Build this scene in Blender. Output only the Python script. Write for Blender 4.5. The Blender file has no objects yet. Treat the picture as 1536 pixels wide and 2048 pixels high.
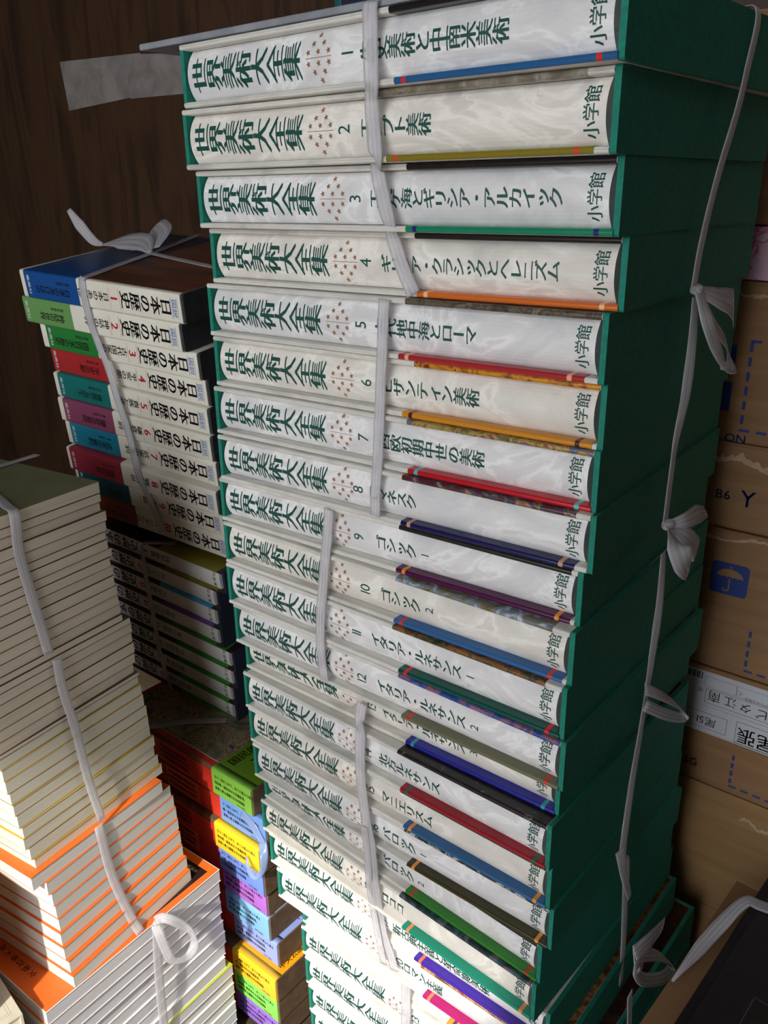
import bpy, bmesh, math, random
from mathutils import Matrix, Vector
random.seed(7)
S = bpy.context.scene
COL = S.collection

# ------------------------------------------------------------------ camera, sky, sun, exposure
cam_d = bpy.data.cameras.new('camera')
cam_d.sensor_fit = 'HORIZONTAL'; cam_d.sensor_width = 36.0
cam_d.lens = 1691.19 / 1536 * 36.0
cam_d.clip_start = 0.01
cam = bpy.data.objects.new('camera', cam_d); COL.objects.link(cam)
RT, UP, FW = (0.774908, 0.631932, -0.013423), (-0.214967, 0.283455, 0.934581), (-0.594397, 0.721329, -0.355496)
cam.matrix_world = Matrix(((RT[0], UP[0], -FW[0], 0.4234), (RT[1], UP[1], -FW[1], -0.5156), (RT[2], UP[2], -FW[2], -0.1095), (0, 0, 0, 1)))
S.camera = cam

W = bpy.data.worlds.new('sky'); S.world = W; W.use_nodes = True
bg = W.node_tree.nodes['Background']
bg.inputs['Color'].default_value = (0.93, 0.965, 1.0, 1)
bg.inputs['Strength'].default_value = 4.5

sun_d = bpy.data.lights.new('sun', 'SUN'); sun_d.energy = 5.0; sun_d.angle = math.radians(1.6); sun_d.color = (1.0, 0.95, 0.86)
sun = bpy.data.objects.new('sun', sun_d); COL.objects.link(sun)
sun.rotation_euler = Vector((-0.243, 0.749, -0.616)).to_track_quat('-Z', 'Y').to_euler()
sun.location = (0.9, -3, 2)

S.view_settings.view_transform = 'Standard'; S.view_settings.look = 'None'
S.view_settings.gamma = 1.0; S.view_settings.use_curve_mapping = False
S.view_settings.exposure = 0.0
S.cycles.max_bounces = 6; S.cycles.transparent_max_bounces = 8

# ------------------------------------------------------------------ materials
def lin(r, g, b):
    return tuple(((v / 255) / 12.92 if v / 255 <= 0.04045 else ((v / 255 + 0.055) / 1.055) ** 2.4) for v in (r, g, b)) + (1,)
MATS = {}
def mat(name, rgb, rough=0.6, metal=0.0, alpha=1.0, spec=None):
    if name in MATS: return MATS[name]
    m = bpy.data.materials.new(name); m.use_nodes = True
    b = m.node_tree.nodes['Principled BSDF']
    b.inputs['Base Color'].default_value = lin(*rgb); b.inputs['Roughness'].default_value = rough
    b.inputs['Metallic'].default_value = metal; b.inputs['Alpha'].default_value = alpha
    if spec is not None: b.inputs['Specular IOR Level'].default_value = spec
    MATS[name] = m
    return m
def noisy(name, stops, scale=(1, 1, 1), nscale=10, detail=5, distort=0.0, rough=0.6, per_object=True, bump=0.0, rough_noise=0.55, alpha=1.0, spec=None):
    """a material whose colour is a colour ramp over a noise in object space"""
    if name in MATS: return MATS[name]
    m = mat(name, (128, 128, 128), rough, alpha=alpha, spec=spec)
    nt = m.node_tree; N = nt.nodes; L = nt.links
    tc = N.new('ShaderNodeTexCoord'); mp = N.new('ShaderNodeMapping'); mp.inputs['Scale'].default_value = scale
    L.new(tc.outputs['Object'], mp.inputs['Vector'])
    vec = mp.outputs['Vector']
    if per_object:
        oi = N.new('ShaderNodeObjectInfo'); ml = N.new('ShaderNodeMath'); ml.operation = 'MULTIPLY'; ml.inputs[1].default_value = 37.0
        L.new(oi.outputs['Random'], ml.inputs[0])
        ad = N.new('ShaderNodeVectorMath'); ad.operation = 'ADD'
        L.new(vec, ad.inputs[0]); L.new(ml.outputs[0], ad.inputs[1]); vec = ad.outputs['Vector']
    nz = N.new('ShaderNodeTexNoise'); nz.inputs['Scale'].default_value = nscale; nz.inputs['Detail'].default_value = detail
    nz.inputs['Distortion'].default_value = distort; nz.inputs['Roughness'].default_value = rough_noise
    L.new(vec, nz.inputs['Vector'])
    cr = N.new('ShaderNodeValToRGB'); e = cr.color_ramp.elements
    while len(e) < len(stops): e.new(0.5)
    for k, (p, c) in enumerate(stops): e[k].position = p; e[k].color = lin(*c)
    L.new(nz.outputs['Fac'], cr.inputs['Fac'])
    L.new(cr.outputs['Color'], N['Principled BSDF'].inputs['Base Color'])
    if bump:
        bp = N.new('ShaderNodeBump'); bp.inputs['Strength'].default_value = bump; bp.inputs['Distance'].default_value = 0.002
        L.new(nz.outputs['Fac'], bp.inputs['Height']); L.new(bp.outputs['Normal'], N['Principled BSDF'].inputs['Normal'])
    return m

MARBLE = noisy('marbled_paper', [(0.28, (200, 200, 204)), (0.40, (211, 210, 211)), (0.50, (221, 219, 218)), (0.555, (236, 235, 235)), (0.60, (216, 214, 214)), (0.75, (204, 203, 206))], (9, 9, 17), 1.5, 8, 1.3, 0.5, rough_noise=0.6)
MARBLEW = noisy('warm_marbled_paper', [(0.28, (204, 199, 192)), (0.40, (215, 210, 202)), (0.50, (224, 219, 211)), (0.555, (237, 233, 226)), (0.60, (217, 212, 204)), (0.75, (207, 202, 195))], (9, 9, 17), 1.5, 8, 1.3, 0.5, rough_noise=0.6)
EDGE = noisy('marbled_board', [(0.3, (182, 180, 174)), (0.5, (218, 215, 206)), (0.7, (202, 200, 194))], (9, 30, 9), 1.5, 5, 0.6, 0.55)
GREEN = noisy('green_cloth', [(0.3, (2, 108, 92)), (0.7, (6, 128, 108))], (1, 1, 1), 240, 3, 0, 0.8)
INK = mat('green_ink', (14, 72, 62), 0.5)
BLACKINK = mat('black_ink', (22, 20, 20), 0.5)
REDINK = mat('red_ink', (206, 40, 52), 0.5)
BLUEINK = mat('blue_ink', (40, 96, 176), 0.5)
WHITEINK = mat('white_ink', (225, 228, 225), 0.5)
COPPER = mat('copper_foil', (176, 128, 92), 0.35, 0.4)
DARKGAP = mat('gap_shade', (22, 20, 22), 0.8)
NAVY = noisy('navy_cloth', [(0.3, (24, 34, 52)), (0.7, (34, 45, 66))], (1, 1, 1), 200, 3, 0, 0.75)
CHAR = noisy('charcoal_board', [(0.3, (36, 38, 44)), (0.7, (50, 52, 58))], (1, 1, 1), 120, 3, 0, 0.7)
CREAM = noisy('cream_jacket', [(0.3, (222, 216, 200)), (0.7, (232, 227, 213))], (1, 1, 1), 20, 3, 0, 0.45)
WHITEP = noisy('white_jacket', [(0.3, (226, 224, 222)), (0.7, (238, 236, 234))], (1, 1, 1), 20, 3, 0, 0.45)
def picture(name, stops, nscale=1.0):
    return noisy(name, stops, (60, 70, 70), nscale, 9, 1.4, 0.28)
def ribbon_material():
    m = mat('plastic_tape', (216, 213, 218), 0.24, alpha=0.62)
    nt = m.node_tree; N = nt.nodes; L = nt.links
    uv = N.new('ShaderNodeUVMap'); sp = N.new('ShaderNodeSeparateXYZ'); L.new(uv.outputs['UV'], sp.inputs[0])
    wv = N.new('ShaderNodeTexWave'); wv.inputs['Scale'].default_value = 1.1; wv.inputs['Distortion'].default_value = 1.5; wv.inputs['Detail'].default_value = 2
    cb = N.new('ShaderNodeCombineXYZ'); L.new(sp.outputs['Y'], cb.inputs['X'])
    ml = N.new('ShaderNodeMath'); ml.operation = 'MULTIPLY'; ml.inputs[1].default_value = 0.15; L.new(sp.outputs['X'], ml.inputs[0]); L.new(ml.outputs[0], cb.inputs['Y'])
    L.new(cb.outputs[0], wv.inputs['Vector'])
    cr = N.new('ShaderNodeMapRange'); cr.inputs['To Min'].default_value = 0.46; cr.inputs['To Max'].default_value = 0.62
    L.new(wv.outputs['Fac'], cr.inputs['Value']); L.new(cr.outputs['Result'], N['Principled BSDF'].inputs['Alpha'])
    nz = N.new('ShaderNodeTexNoise'); nz.inputs['Scale'].default_value = 30; L.new(uv.outputs['UV'], nz.inputs['Vector'])
    bp = N.new('ShaderNodeBump'); bp.inputs['Strength'].default_value = 0.5; bp.inputs['Distance'].default_value = 0.001
    L.new(nz.outputs['Fac'], bp.inputs['Height']); L.new(bp.outputs['Normal'], N['Principled BSDF'].inputs['Normal'])
    return m
TAPE = ribbon_material()

# ------------------------------------------------------------------ mesh helpers
class MB:
    def __init__(self): self.v = []; self.f = []; self.mi = []; self.mats = []; self.sm = []; self.uv = None
    def m(self, material):
        if material not in self.mats: self.mats.append(material)
        return self.mats.index(material)
    def add(self, vs, fs, material, smooth=False):
        k = len(self.v); i = self.m(material); self.v += [tuple(p) for p in vs]
        for f in fs: self.f.append(tuple(k + a for a in f)); self.mi.append(i); self.sm.append(smooth)
    def box(self, x0, x1, y0, y1, z0, z1, material):
        vs = [(x, y, z) for z in (z0, z1) for y in (y0, y1) for x in (x0, x1)]
        self.add(vs, [(0, 2, 3, 1), (4, 5, 7, 6), (0, 1, 5, 4), (2, 6, 7, 3), (0, 4, 6, 2), (1, 3, 7, 5)], material)
    def prism(self, prof, a0, a1, material, axis='x', smooth=False, caps=True):
        """closed profile extruded along an axis; profile pairs are the two other coordinates in order"""
        n = len(prof)
        def P(a, q): return {'x': (a, q[0], q[1]), 'y': (q[0], a, q[1]), 'z': (q[0], q[1], a)}[axis]
        vs = [P(a0, q) for q in prof] + [P(a1, q) for q in prof]
        self.add(vs, [(i, (i + 1) % n, n + (i + 1) % n, n + i) for i in range(n)], material, smooth)
        if caps: self.add(vs, [tuple(range(n - 1, -1, -1)), tuple(range(n, 2 * n))], material)
    def build(self, name, parent=None, matrix=None):
        me = bpy.data.meshes.new(name); me.from_pydata(self.v, [], self.f)
        for m_ in self.mats: me.materials.append(m_)
        me.polygons.foreach_set('material_index', self.mi); me.polygons.foreach_set('use_smooth', self.sm)
        if self.uv:
            ul = me.uv_layers.new(name='UVMap')
            for l in me.loops: ul.data[l.index].uv = self.uv[l.vertex_index]
        me.update()
        o = bpy.data.objects.new(name, me); COL.objects.link(o)
        if parent: o.parent = parent
        if matrix is not None: o.matrix_local = matrix
        return o
def tag(o, label=None, cat=None, group=None, kind=None):
    if label: o['label'] = label
    if cat: o['category'] = cat
    if group: o['group'] = group
    if kind: o['kind'] = kind
    return o
def thing(name, label, cat, loc=(0, 0, 0), rz=0.0, group=None, matrix=None):
    o = bpy.data.objects.new(name, None); COL.objects.link(o); o.empty_display_size = 0.02
    if matrix is not None: o.matrix_world = matrix
    else: o.location = loc; o.rotation_euler = (0, 0, rz)
    return tag(o, label, cat, group)
def bevel(o, w, seg=2):
    b = o.modifiers.new('bevel', 'BEVEL'); b.width = w; b.segments = seg; b.limit_method = 'ANGLE'; b.angle_limit = math.radians(40)
    return o
def rounded_front(y0, y1, z0, z1, r, n=4):
    """profile (y,z) of a board whose front edge (y0) is rounded"""
    r = min(r, (z1 - z0) / 2)
    p = [(y1, z0), (y1, z1)]
    for k in range(n + 1):
        a = math.pi / 2 * k / n; p.append((y0 + r - r * math.sin(a), z1 - r + r * math.cos(a)))
    for k in range(n + 1):
        a = math.pi / 2 * k / n; p.append((y0 + r - r * math.cos(a), z0 + r - r * math.sin(a)))
    return p

# ------------------------------------------------------------------ lettering
GC = {}
def glyph(ch, cuts=0):
    """flat triangulated glyph, em box centred on the origin, one unit high"""
    if (ch, cuts) in GC: return GC[(ch, cuts)]
    cu = bpy.data.curves.new('glyph', 'FONT'); cu.body = ch; cu.resolution_u = 2
    o = bpy.data.objects.new('glyph', cu); COL.objects.link(o)
    bpy.context.view_layer.update()
    dg = bpy.context.evaluated_depsgraph_get()
    me = bpy.data.meshes.new_from_object(o.evaluated_get(dg))
    bm = bmesh.new(); bm.from_mesh(me)
    wide = ord(ch) > 0x2000
    xs = [v.co.x for v in bm.verts] or [0, 1]
    cx = 0.5 * (min(xs) + max(xs)); adv = max(xs) - min(xs) + 0.1
    if wide:
        cx = 0.5; adv = 1.0
    for v in bm.verts: v.co.x -= cx; v.co.y -= 0.36
    for k in range(1, cuts):
        x = -0.5 + k / cuts
        bmesh.ops.bisect_plane(bm, geom=bm.verts[:] + bm.edges[:] + bm.faces[:], plane_co=(x, 0, 0), plane_no=(1, 0, 0))
    bm.verts.index_update()
    r = ([(v.co.x, v.co.y) for v in bm.verts], [tuple(v.index for v in f.verts) for f in bm.faces], adv)
    bm.free(); bpy.data.objects.remove(o); bpy.data.curves.remove(cu); bpy.data.meshes.remove(me)
    GC[(ch, cuts)] = r
    return r
def column(mb, s, place, material, w, h, pitch=None, bold=(0,), cuts=0, start=0.0):
    """characters one after another down a column: place(u, v) gets u to the right and v up in metres"""
    pitch = pitch or h; v0 = -start
    for ch in s:
        if ch != ' ':
            vs, fs, _ = glyph(ch, cuts)
            if ch == 'ー': vs = [(b, -a) for a, b in vs]
            for d in bold:
                mb.add([place((a + d) * w, v0 - pitch / 2 + b * h) for a, b in vs], fs, material)
        v0 -= pitch
    return -v0
def line(mb, s, place, material, w, h, centre=True, bold=(0,), cuts=0, v=0.0, track=1.0):
    adv = [glyph(c)[2] * w * track if c != ' ' else w * 0.5 for c in s]
    u = -sum(adv) / 2 if centre else 0
    for c, a in zip(s, adv):
        if c != ' ':
            vs, fs, _ = glyph(c, cuts)
            for d in bold: mb.add([place(u + a / 2 + (p + d) * w, v + q * h) for p, q in vs], fs, material)
        u += a
def star(mb, place, u, v, r, material):
    pts = [(u, v)] + [(u + (r if k % 2 == 0 else r * 0.42) * math.sin(math.pi * k / 5), v + (r if k % 2 == 0 else r * 0.42) * math.cos(math.pi * k / 5)) for k in range(10)]
    mb.add([place(a, b) for a, b in pts], [(0, k + 1, (k + 1) % 10 + 1) for k in range(10)], material)

# ------------------------------------------------------------------ plastic tape
def catmull(P, n=6):
    P = [Vector(p) for p in P]
    if len(P) < 3: return [P[0].lerp(P[-1], k / n) for k in range(n + 1)]
    Q = [P[0] * 2 - P[1]] + P + [P[-1] * 2 - P[-2]]; out = []
    for i in range(1, len(Q) - 2):
        a, b, c, d = Q[i - 1:i + 3]
        for k in range(n):
            t = k / n
            out.append(0.5 * (2 * b + (c - a) * t + (2 * a - 5 * b + 4 * c - d) * t * t + (3 * b - a - 3 * c + d) * t ** 3))
    return out + [P[-1]]
def ribbon(name, parent, pts, width, normals, thick=0.0005, smooth_n=6, widths=None, tape=None):
    """flat tape along a path; normals is one vector or a list of vectors the tape faces"""
    C = catmull(pts, smooth_n); n = len(C); mb = MB(); uv = []; ln = 0
    NN = normals if isinstance(normals, list) else [normals, normals]
    for i, p in enumerate(C):
        t = (C[min(i + 1, n - 1)] - C[max(i - 1, 0)]).normalized()
        f = i / (n - 1) * (len(NN) - 1); j = min(int(f), len(NN) - 2)
        nn = Vector(NN[j]).lerp(Vector(NN[j + 1]), f - j)
        s = t.cross(nn).normalized(); nn = s.cross(t).normalized()
        wd = width
        if widths:
            g = i / (n - 1) * (len(widths) - 1); j = min(int(g), len(widths) - 2); wd = widths[j] + (widths[j + 1] - widths[j]) * (g - j)
        if i: ln += (p - C[i - 1]).length
        for k in range(5):
            a = (k - 2) / 4
            crown = nn * (0.0004 * (1 - (2 * a) ** 2))
            mb.v.append(tuple(p + s * wd * a + crown)); uv.append((ln / 0.012, k / 4))
        for k in range(5):
            a = (2 - k) / 4
            mb.v.append(tuple(p + s * wd * a - nn * thick)); uv.append((ln / 0.012, 1 - k / 4))
    mb.m(tape or TAPE)
    for i in range(n - 1):
        for k in range(10):
            a, b = i * 10 + k, i * 10 + (k + 1) % 10
            mb.f.append((a, a + 10, b + 10, b)); mb.mi.append(0); mb.sm.append(True)
    mb.f.append(tuple(range(10))); mb.mi.append(0); mb.sm.append(False)
    mb.f.append(tuple((n - 1) * 10 + 9 - k for k in range(10))); mb.mi.append(0); mb.sm.append(False)
    mb.uv = uv
    return mb.build(name, parent)
def knot(parent, p, r):
    mb = MB(); bm = bmesh.new(); bmesh.ops.create_icosphere(bm, subdivisions=2, radius=r)
    bm.verts.index_update()
    mb.add([(v.co.x * 0.8 + p[0], v.co.y + p[1] + 0.2 * v.co.z, v.co.z * 0.7 + p[2]) for v in bm.verts], [tuple(v.index for v in f.verts) for f in bm.faces], TAPE, True)
    mb.uv = [(v.co.x * 60, v.co.z * 60) for v in bm.verts]; bm.free()
    return mb.build('knot', parent)

# ------------------------------------------------------------------ the place: an open-fronted wooden shed
FLOOR = -1.235
PLY = noisy('dark_plywood', [(0.26, (30, 19, 12)), (0.42, (58, 38, 23)), (0.54, (76, 51, 31)), (0.68, (48, 31, 19))], (7, 7, 1.0), 1.6, 10, 2.6, 0.55, False, 0.25, 0.62)
FLOORM = noisy('worn_floorboards', [(0.3, (62, 50, 38)), (0.7, (92, 76, 58))], (1, 12, 1), 6, 6, 0.5, 0.7, False, 0.2)
def slab(name, x0, x1, y0, y1, z0, z1, m_):
    mb = MB(); mb.box(x0, x1, y0, y1, z0, z1, m_); o = mb.build(name); o['kind'] = 'structure'; return o
WALLY = 0.63
slab('floor', -1.9, 1.55, -3.2, WALLY, FLOOR - 0.06, FLOOR, FLOORM)
slab('wall_back', -1.9, 1.55, WALLY, WALLY + 0.03, FLOOR, 0.95, PLY)
slab('wall_left', -1.93, -1.9, -2.1, WALLY + 0.03, FLOOR, 0.95, PLY)
slab('wall_right', 1.55, 1.58, -2.1, WALLY + 0.03, FLOOR, 0.95, PLY)
slab('wall_front_left', -1.9, -0.55, -2.135, -2.1, FLOOR, 0.95, PLY)
slab('wall_front_right', 1.35, 1.55, -2.135, -2.1, FLOOR, 0.95, PLY)
# the eave: its front edge throws the line above which no sun falls
slab('ceiling', -1.9, 1.55, -2.135, WALLY + 0.03, 0.95, 0.99, PLY)

# ------------------------------------------------------------------ art encyclopedia in green slipcases (the tall stack)
ROWS = [[0.0129, -0.0367, -1.3, 0.0459], [0.0061, -0.0289, 0.33, 0.046], [0.0048, -0.0162, 1.19, 0.046], [0.0047, -0.0033, 2.27, 0.0464], [-0.0014, -0.0082, 1.63, 0.0467], [-0.001, -0.0046, 2.2, 0.046], [-0.0019, -0.0067, 2.64, 0.0454], [0.0008, -0.0099, 2.48, 0.0448], [-0.006, -0.008, 2.15, 0.0447], [-0.0043, -0.0134, 0.83, 0.0452], [-0.0054, -0.0155, 0.17, 0.0459], [-0.0024, -0.0152, -0.46, 0.0453], [-0.0154, 0.0074, -0.18, 0.046], [-0.0134, -0.0034, -1.26, 0.0457], [-0.0124, -0.0004, -1.01, 0.0454], [-0.0093, 0.0006, -0.49, 0.0458], [-0.0177, 0.0104, -3.31, 0.046], [-0.0193, 0.0061, -3.01, 0.0451], [-0.0109, 0.0144, -0.91, 0.0458], [0.0004, 0.0144, -0.35, 0.0457], [0.0182, 0.0335, -0.85, 0.046], [0.0202, 0.0286, -0.73, 0.0457], [0.0248, 0.0275, -0.7, 0.0457], [0.0278, 0.0273, -0.7, 0.0452], [0.028, 0.029, -0.6, 0.0457], [0.027, 0.029, -0.8, 0.0457], [0.028, 0.028, -0.7, 0.0457]]
D_ART, L_ART = 0.283, 0.38
TITLES = ['先史美術と中南米美術', 'エジプト美術', 'エーゲ海とギリシア・アルカイック', 'ギリシア・クラシックとヘレニズム', '古代地中海とローマ', 'ビザンティン美術', '西欧初期中世の美術', 'ロマネスク', 'ゴシック|1', 'ゴシック|2', 'イタリア・ルネサンス|1', 'イタリア・ルネサンス|2', 'イタリア・ルネサンス|3', '北方ルネサンス', 'マニエリスム', 'バロック|1', 'バロック|2', 'ロココ', '新古典主義と革命期美術', 'ロマン主義', '印象派時代', '後期印象派時代', '世紀末と象徴主義', '', '', '', '']
NUMS = [str(k) for k in range(1, 21)] + ['22', '23', '24', '', '', '', '']
NUMX = [-.012, -.0168, -.0174, -.019, -.0155, -.0144, -.016, -.0228, -.0186, -.0101, -.0187, -.0176, -.0124, -.0124, -.0132, -.0128, -.0128, -.0185, -.012, -.0028, -.012, -.012, -.012, 0, 0, 0, 0]
TSTART = [0.0, -0.002, -0.004, -0.0036, -0.0005, 0.0013, 0.0005, -0.0112, 0.0011, 0.0084, -0.0011, 0.0016, 0.0, 0.003, 0.0018, -0.0011, -0.001, 0.0007, 0.0, 0.0027, 0.004, 0.004, 0.004, 0, 0, 0, 0]
BAND = [('blue', (40, 92, 142), (206, 52, 50)), ('olive gold', (128, 116, 34), (206, 70, 46)), ('bright green', (22, 128, 92), (28, 44, 110)), ('orange', (208, 104, 40), (240, 190, 140)), ('rose red', (166, 40, 46), (236, 170, 130)), ('amber', (204, 134, 36), (92, 34, 28)), ('scarlet', (184, 26, 38), (90, 180, 180)), ('navy', (26, 26, 80), (196, 150, 120)), ('plum purple', (80, 18, 66), (226, 140, 50)), ('steel blue', (46, 98, 154), (200, 60, 60)), ('dark teal', (0, 76, 66), (210, 40, 50)), ('grey olive', (108, 108, 84), (200, 64, 40)), ('royal blue', (36, 38, 140), (50, 150, 160)), ('crimson', (150, 26, 38), (40, 100, 70)), ('denim blue', (44, 96, 144), (224, 146, 60)), ('dark olive', (58, 54, 24), (226, 150, 60)), ('leaf green', (46, 118, 42), (168, 62, 36)), ('sea green', (26, 132, 108), (222, 140, 84)), ('violet', (62, 36, 146), (214, 110, 70)), ('magenta', (170, 26, 104), (222, 130, 90)), ('ochre', (218, 146, 48), (96, 44, 110)), ('slate', (70, 80, 100), (200, 90, 60)), ('tan', (170, 130, 80), (60, 60, 60)), ('brown', (100, 60, 40), (200, 160, 90)), ('brick', (140, 60, 44), (220, 200, 160)), ('grey', (110, 110, 112), (200, 60, 50)), ('dull green', (70, 96, 66), (220, 180, 90))]
ORD = 'top second third fourth fifth sixth seventh eighth ninth tenth eleventh twelfth thirteenth fourteenth fifteenth sixteenth seventeenth eighteenth nineteenth twentieth twenty-first twenty-second twenty-third twenty-fourth twenty-fifth twenty-sixth lowest'.split()
BLK = [(0.3, (16, 15, 16)), (0.6, (30, 27, 27)), (0.8, (46, 40, 36))]
PIC = [BLK, [(0.3, (84, 76, 64)), (0.5, (126, 118, 104)), (0.62, (160, 152, 138)), (0.75, (70, 62, 54))], BLK, BLK,
       [(0.35, (40, 36, 32)), (0.48, (104, 94, 80)), (0.55, (60, 50, 42)), (0.68, (140, 130, 112))],
       [(0.3, (40, 22, 14)), (0.45, (170, 96, 24)), (0.55, (204, 140, 30)), (0.62, (140, 50, 28)), (0.7, (60, 34, 24))],
       [(0.3, (44, 50, 46)), (0.42, (120, 104, 60)), (0.5, (176, 150, 80)), (0.56, (130, 50, 44)), (0.62, (84, 120, 140)), (0.75, (60, 52, 40))],
       [(0.3, (28, 30, 36)), (0.46, (92, 32, 36)), (0.54, (40, 74, 96)), (0.6, (170, 120, 80)), (0.7, (34, 32, 40))], BLK,
       [(0.3, (60, 54, 38)), (0.45, (120, 108, 76)), (0.55, (110, 130, 150)), (0.65, (206, 206, 214)), (0.75, (70, 80, 96))],
       [(0.3, (34, 30, 20)), (0.46, (70, 72, 44)), (0.54, (150, 92, 50)), (0.6, (46, 44, 36)), (0.72, (120, 64, 40))],
       [(0.3, (24, 36, 96)), (0.5, (40, 80, 150)), (0.58, (160, 90, 80)), (0.64, (60, 110, 180)), (0.75, (20, 30, 80))], None,
       [(0.3, (18, 16, 16)), (0.62, (36, 32, 32)), (0.72, (150, 140, 130))], BLK,
       [(0.35, (20, 20, 20)), (0.5, (50, 48, 46)), (0.56, (200, 198, 190)), (0.62, (30, 30, 30))], BLK,
       [(0.34, (22, 22, 24)), (0.5, (34, 54, 60)), (0.6, (60, 90, 96)), (0.66, (160, 74, 66)), (0.72, (30, 34, 38))], None, [(0.3, (44, 34, 24)), (0.45, (120, 84, 44)), (0.55, (186, 150, 104)), (0.62, (150, 70, 34)), (0.75, (30, 30, 26))],
       [(0.3, (26, 20, 20)), (0.5, (60, 30, 28)), (0.6, (96, 60, 44)), (0.75, (24, 26, 26))], BLK, BLK, BLK, BLK, BLK, BLK]
PIC_X = [(0.027, 0.19), (0.016, 0.1695), (0.032, 0.19), (0.029, 0.189), (0.03, 0.186), (0.035, 0.189), (0.030, 0.188), (0.025, 0.175), (0.027, 0.181), (0.026, 0.172), (0.025, 0.172), (0.028, 0.187)] + [(0.028, 0.187)] * 15

def cased_volume(root, L, D, T, cloth, spine_m, boards, band=None, pic=None, pic_x=None, band_x=(0.031, 0.187), letter=None, bulge=0.007, end=0.0045, t=0.0043):
    """book in a slipcase open at the front: cloth walls, two boards, the book with its rounded spine"""
    h = L / 2
    mb = MB()
    e = 0.0042
    for s in (-1, 1):
        x0, x1 = sorted((s * h, s * (h - e)))
        mb.prism(rounded_front(0.0, D, 0.0, T, 0.0015, 2), x0, x1, cloth)
    mb.box(-h + e, h - e, D - e, D, 0.0, T, cloth)
    bevel(mb.build('slipcase', root), 0.0007, 1)
    for z0 in (0.0002, T - t - 0.0002):
        mb = MB()
        mb.prism(rounded_front(-0.0012, D - e, z0, z0 + t, t / 2), -h + 0.001, h - e, boards, smooth=True)
        bd = mb.build('case_board', root)
        lo = z0 < T / 2
        if lo and band:
            nm, rgb, mk = band
            bm_ = mat('band_' + nm.replace(' ', '_'), rgb, 0.2); km = mat('mark_' + nm.replace(' ', '_'), mk, 0.2)
            a, b = band_x; g = MB(); pr = rounded_front(-0.0016, 0.07, z0 + 0.0001, z0 + t + 0.0004, 0.0022)
            cuts = [(a, a + 0.006, bm_), (a + 0.006, a + 0.0095, km), (a + 0.0095, b - 0.0125, bm_), (b - 0.0125, b - 0.009, km), (b - 0.009, b, bm_)]
            for p, q, mm in cuts: g.prism(pr, p, q, mm, smooth=True)
            tag(g.build('colour_band', bd), nm + ' edge band with two small marks')
        if not lo and pic:
            g = MB(); g.prism(rounded_front(-0.0015, D - 0.006, z0 - 0.0002, z0 + t + 0.00015, 0.0022), pic_x[0], min(pic_x[1], h - e - 0.0004), pic, smooth=True)
            g.build('picture_wrap', bd)
    # the book itself
    z0, z1 = t + 0.0006, T - t - 0.0006; zc = (z0 + z1) / 2; hh = (z1 - z0) / 2
    def arc(z): return 0.0016 + bulge * min(1.0, abs(z - zc) / hh) ** 2.2
    mb = MB(); K = 14
    prof = [(arc(z0 + (z1 - z0) * k / K), z0 + (z1 - z0) * k / K) for k in range(K + 1)]
    a, b = -h + e + 0.0012, h - e - end
    mb.prism([(0.05, z1), (0.05, z0)] + prof, a, b, spine_m, smooth=False)
    mb.box(a + 0.003, b - 0.003, 0.0495, D - e - 0.004, z0 + 0.002, z1 - 0.002, CREAM)
    if letter: letter(mb, zc, arc)
    mb.build('volume', root)
    g = MB(); g.box(b + 0.0002, h - e - 0.0002, 0.012, 0.02, z0, z1, DARKGAP); g.build('gap_shade_strip', root)  # dark strip standing in for the shade in the gap beside the spine
    return root

def art_letter(i):
    def f(mb, zc, arc):
        def frame(x0):
            return lambda u, v: (x0 - v, arc(zc + u) - 0.00022, zc + u)
        column(mb, '世界美術大全集', frame(-0.1785), INK, 0.0255, 0.0185, 0.0174, (-0.025, 0.0, 0.025), 8)
        sx = -0.0392
        P = frame(sx)
        for q in (1, -1):
            for r_, n_ in enumerate((3, 2, 1)):
                for k in range(n_): star(mb, P, q * (0.0036 + 0.0052 * r_), (k - (n_ - 1) / 2) * 0.0098, 0.0024, COPPER)
        mb.add([P(-0.0002 + a * 0.0004, b) for a, b in ((0, -0.0125), (1, -0.0125), (1, 0.0125), (0, 0.0125))], [(0, 1, 2, 3)], COPPER)
        if NUMS[i]: line(mb, NUMS[i], frame(NUMX[i]), INK, 0.0135, 0.0155, True, (0,), 6, 0, 0.95)
        tt = TITLES[i].split('|'); s = tt[0]
        n = len(s)
        pt = {0: 0.0116, 2: 0.0097, 3: 0.0092, 1: 0.0102, 5: 0.0113, 6: 0.011, 4: 0.0102, 7: 0.0097, 18: 0.0112}.get(i, 0.0096 if n > 8 else 0.0104)
        if s: column(mb, s, frame(TSTART[i]), INK, 0.0145, pt * 1.08, pt, (-0.026, 0.0, 0.026), 6)
        if len(tt) > 1: line(mb, tt[1], frame(TSTART[i] + n * pt + 0.0085), INK, 0.0105, 0.011, True, (0,), 4)
        line(mb, '小学館', frame(0.1722), INK, 0.0096, 0.0108, True, (-0.02, 0.02), 6)
    return f

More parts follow.
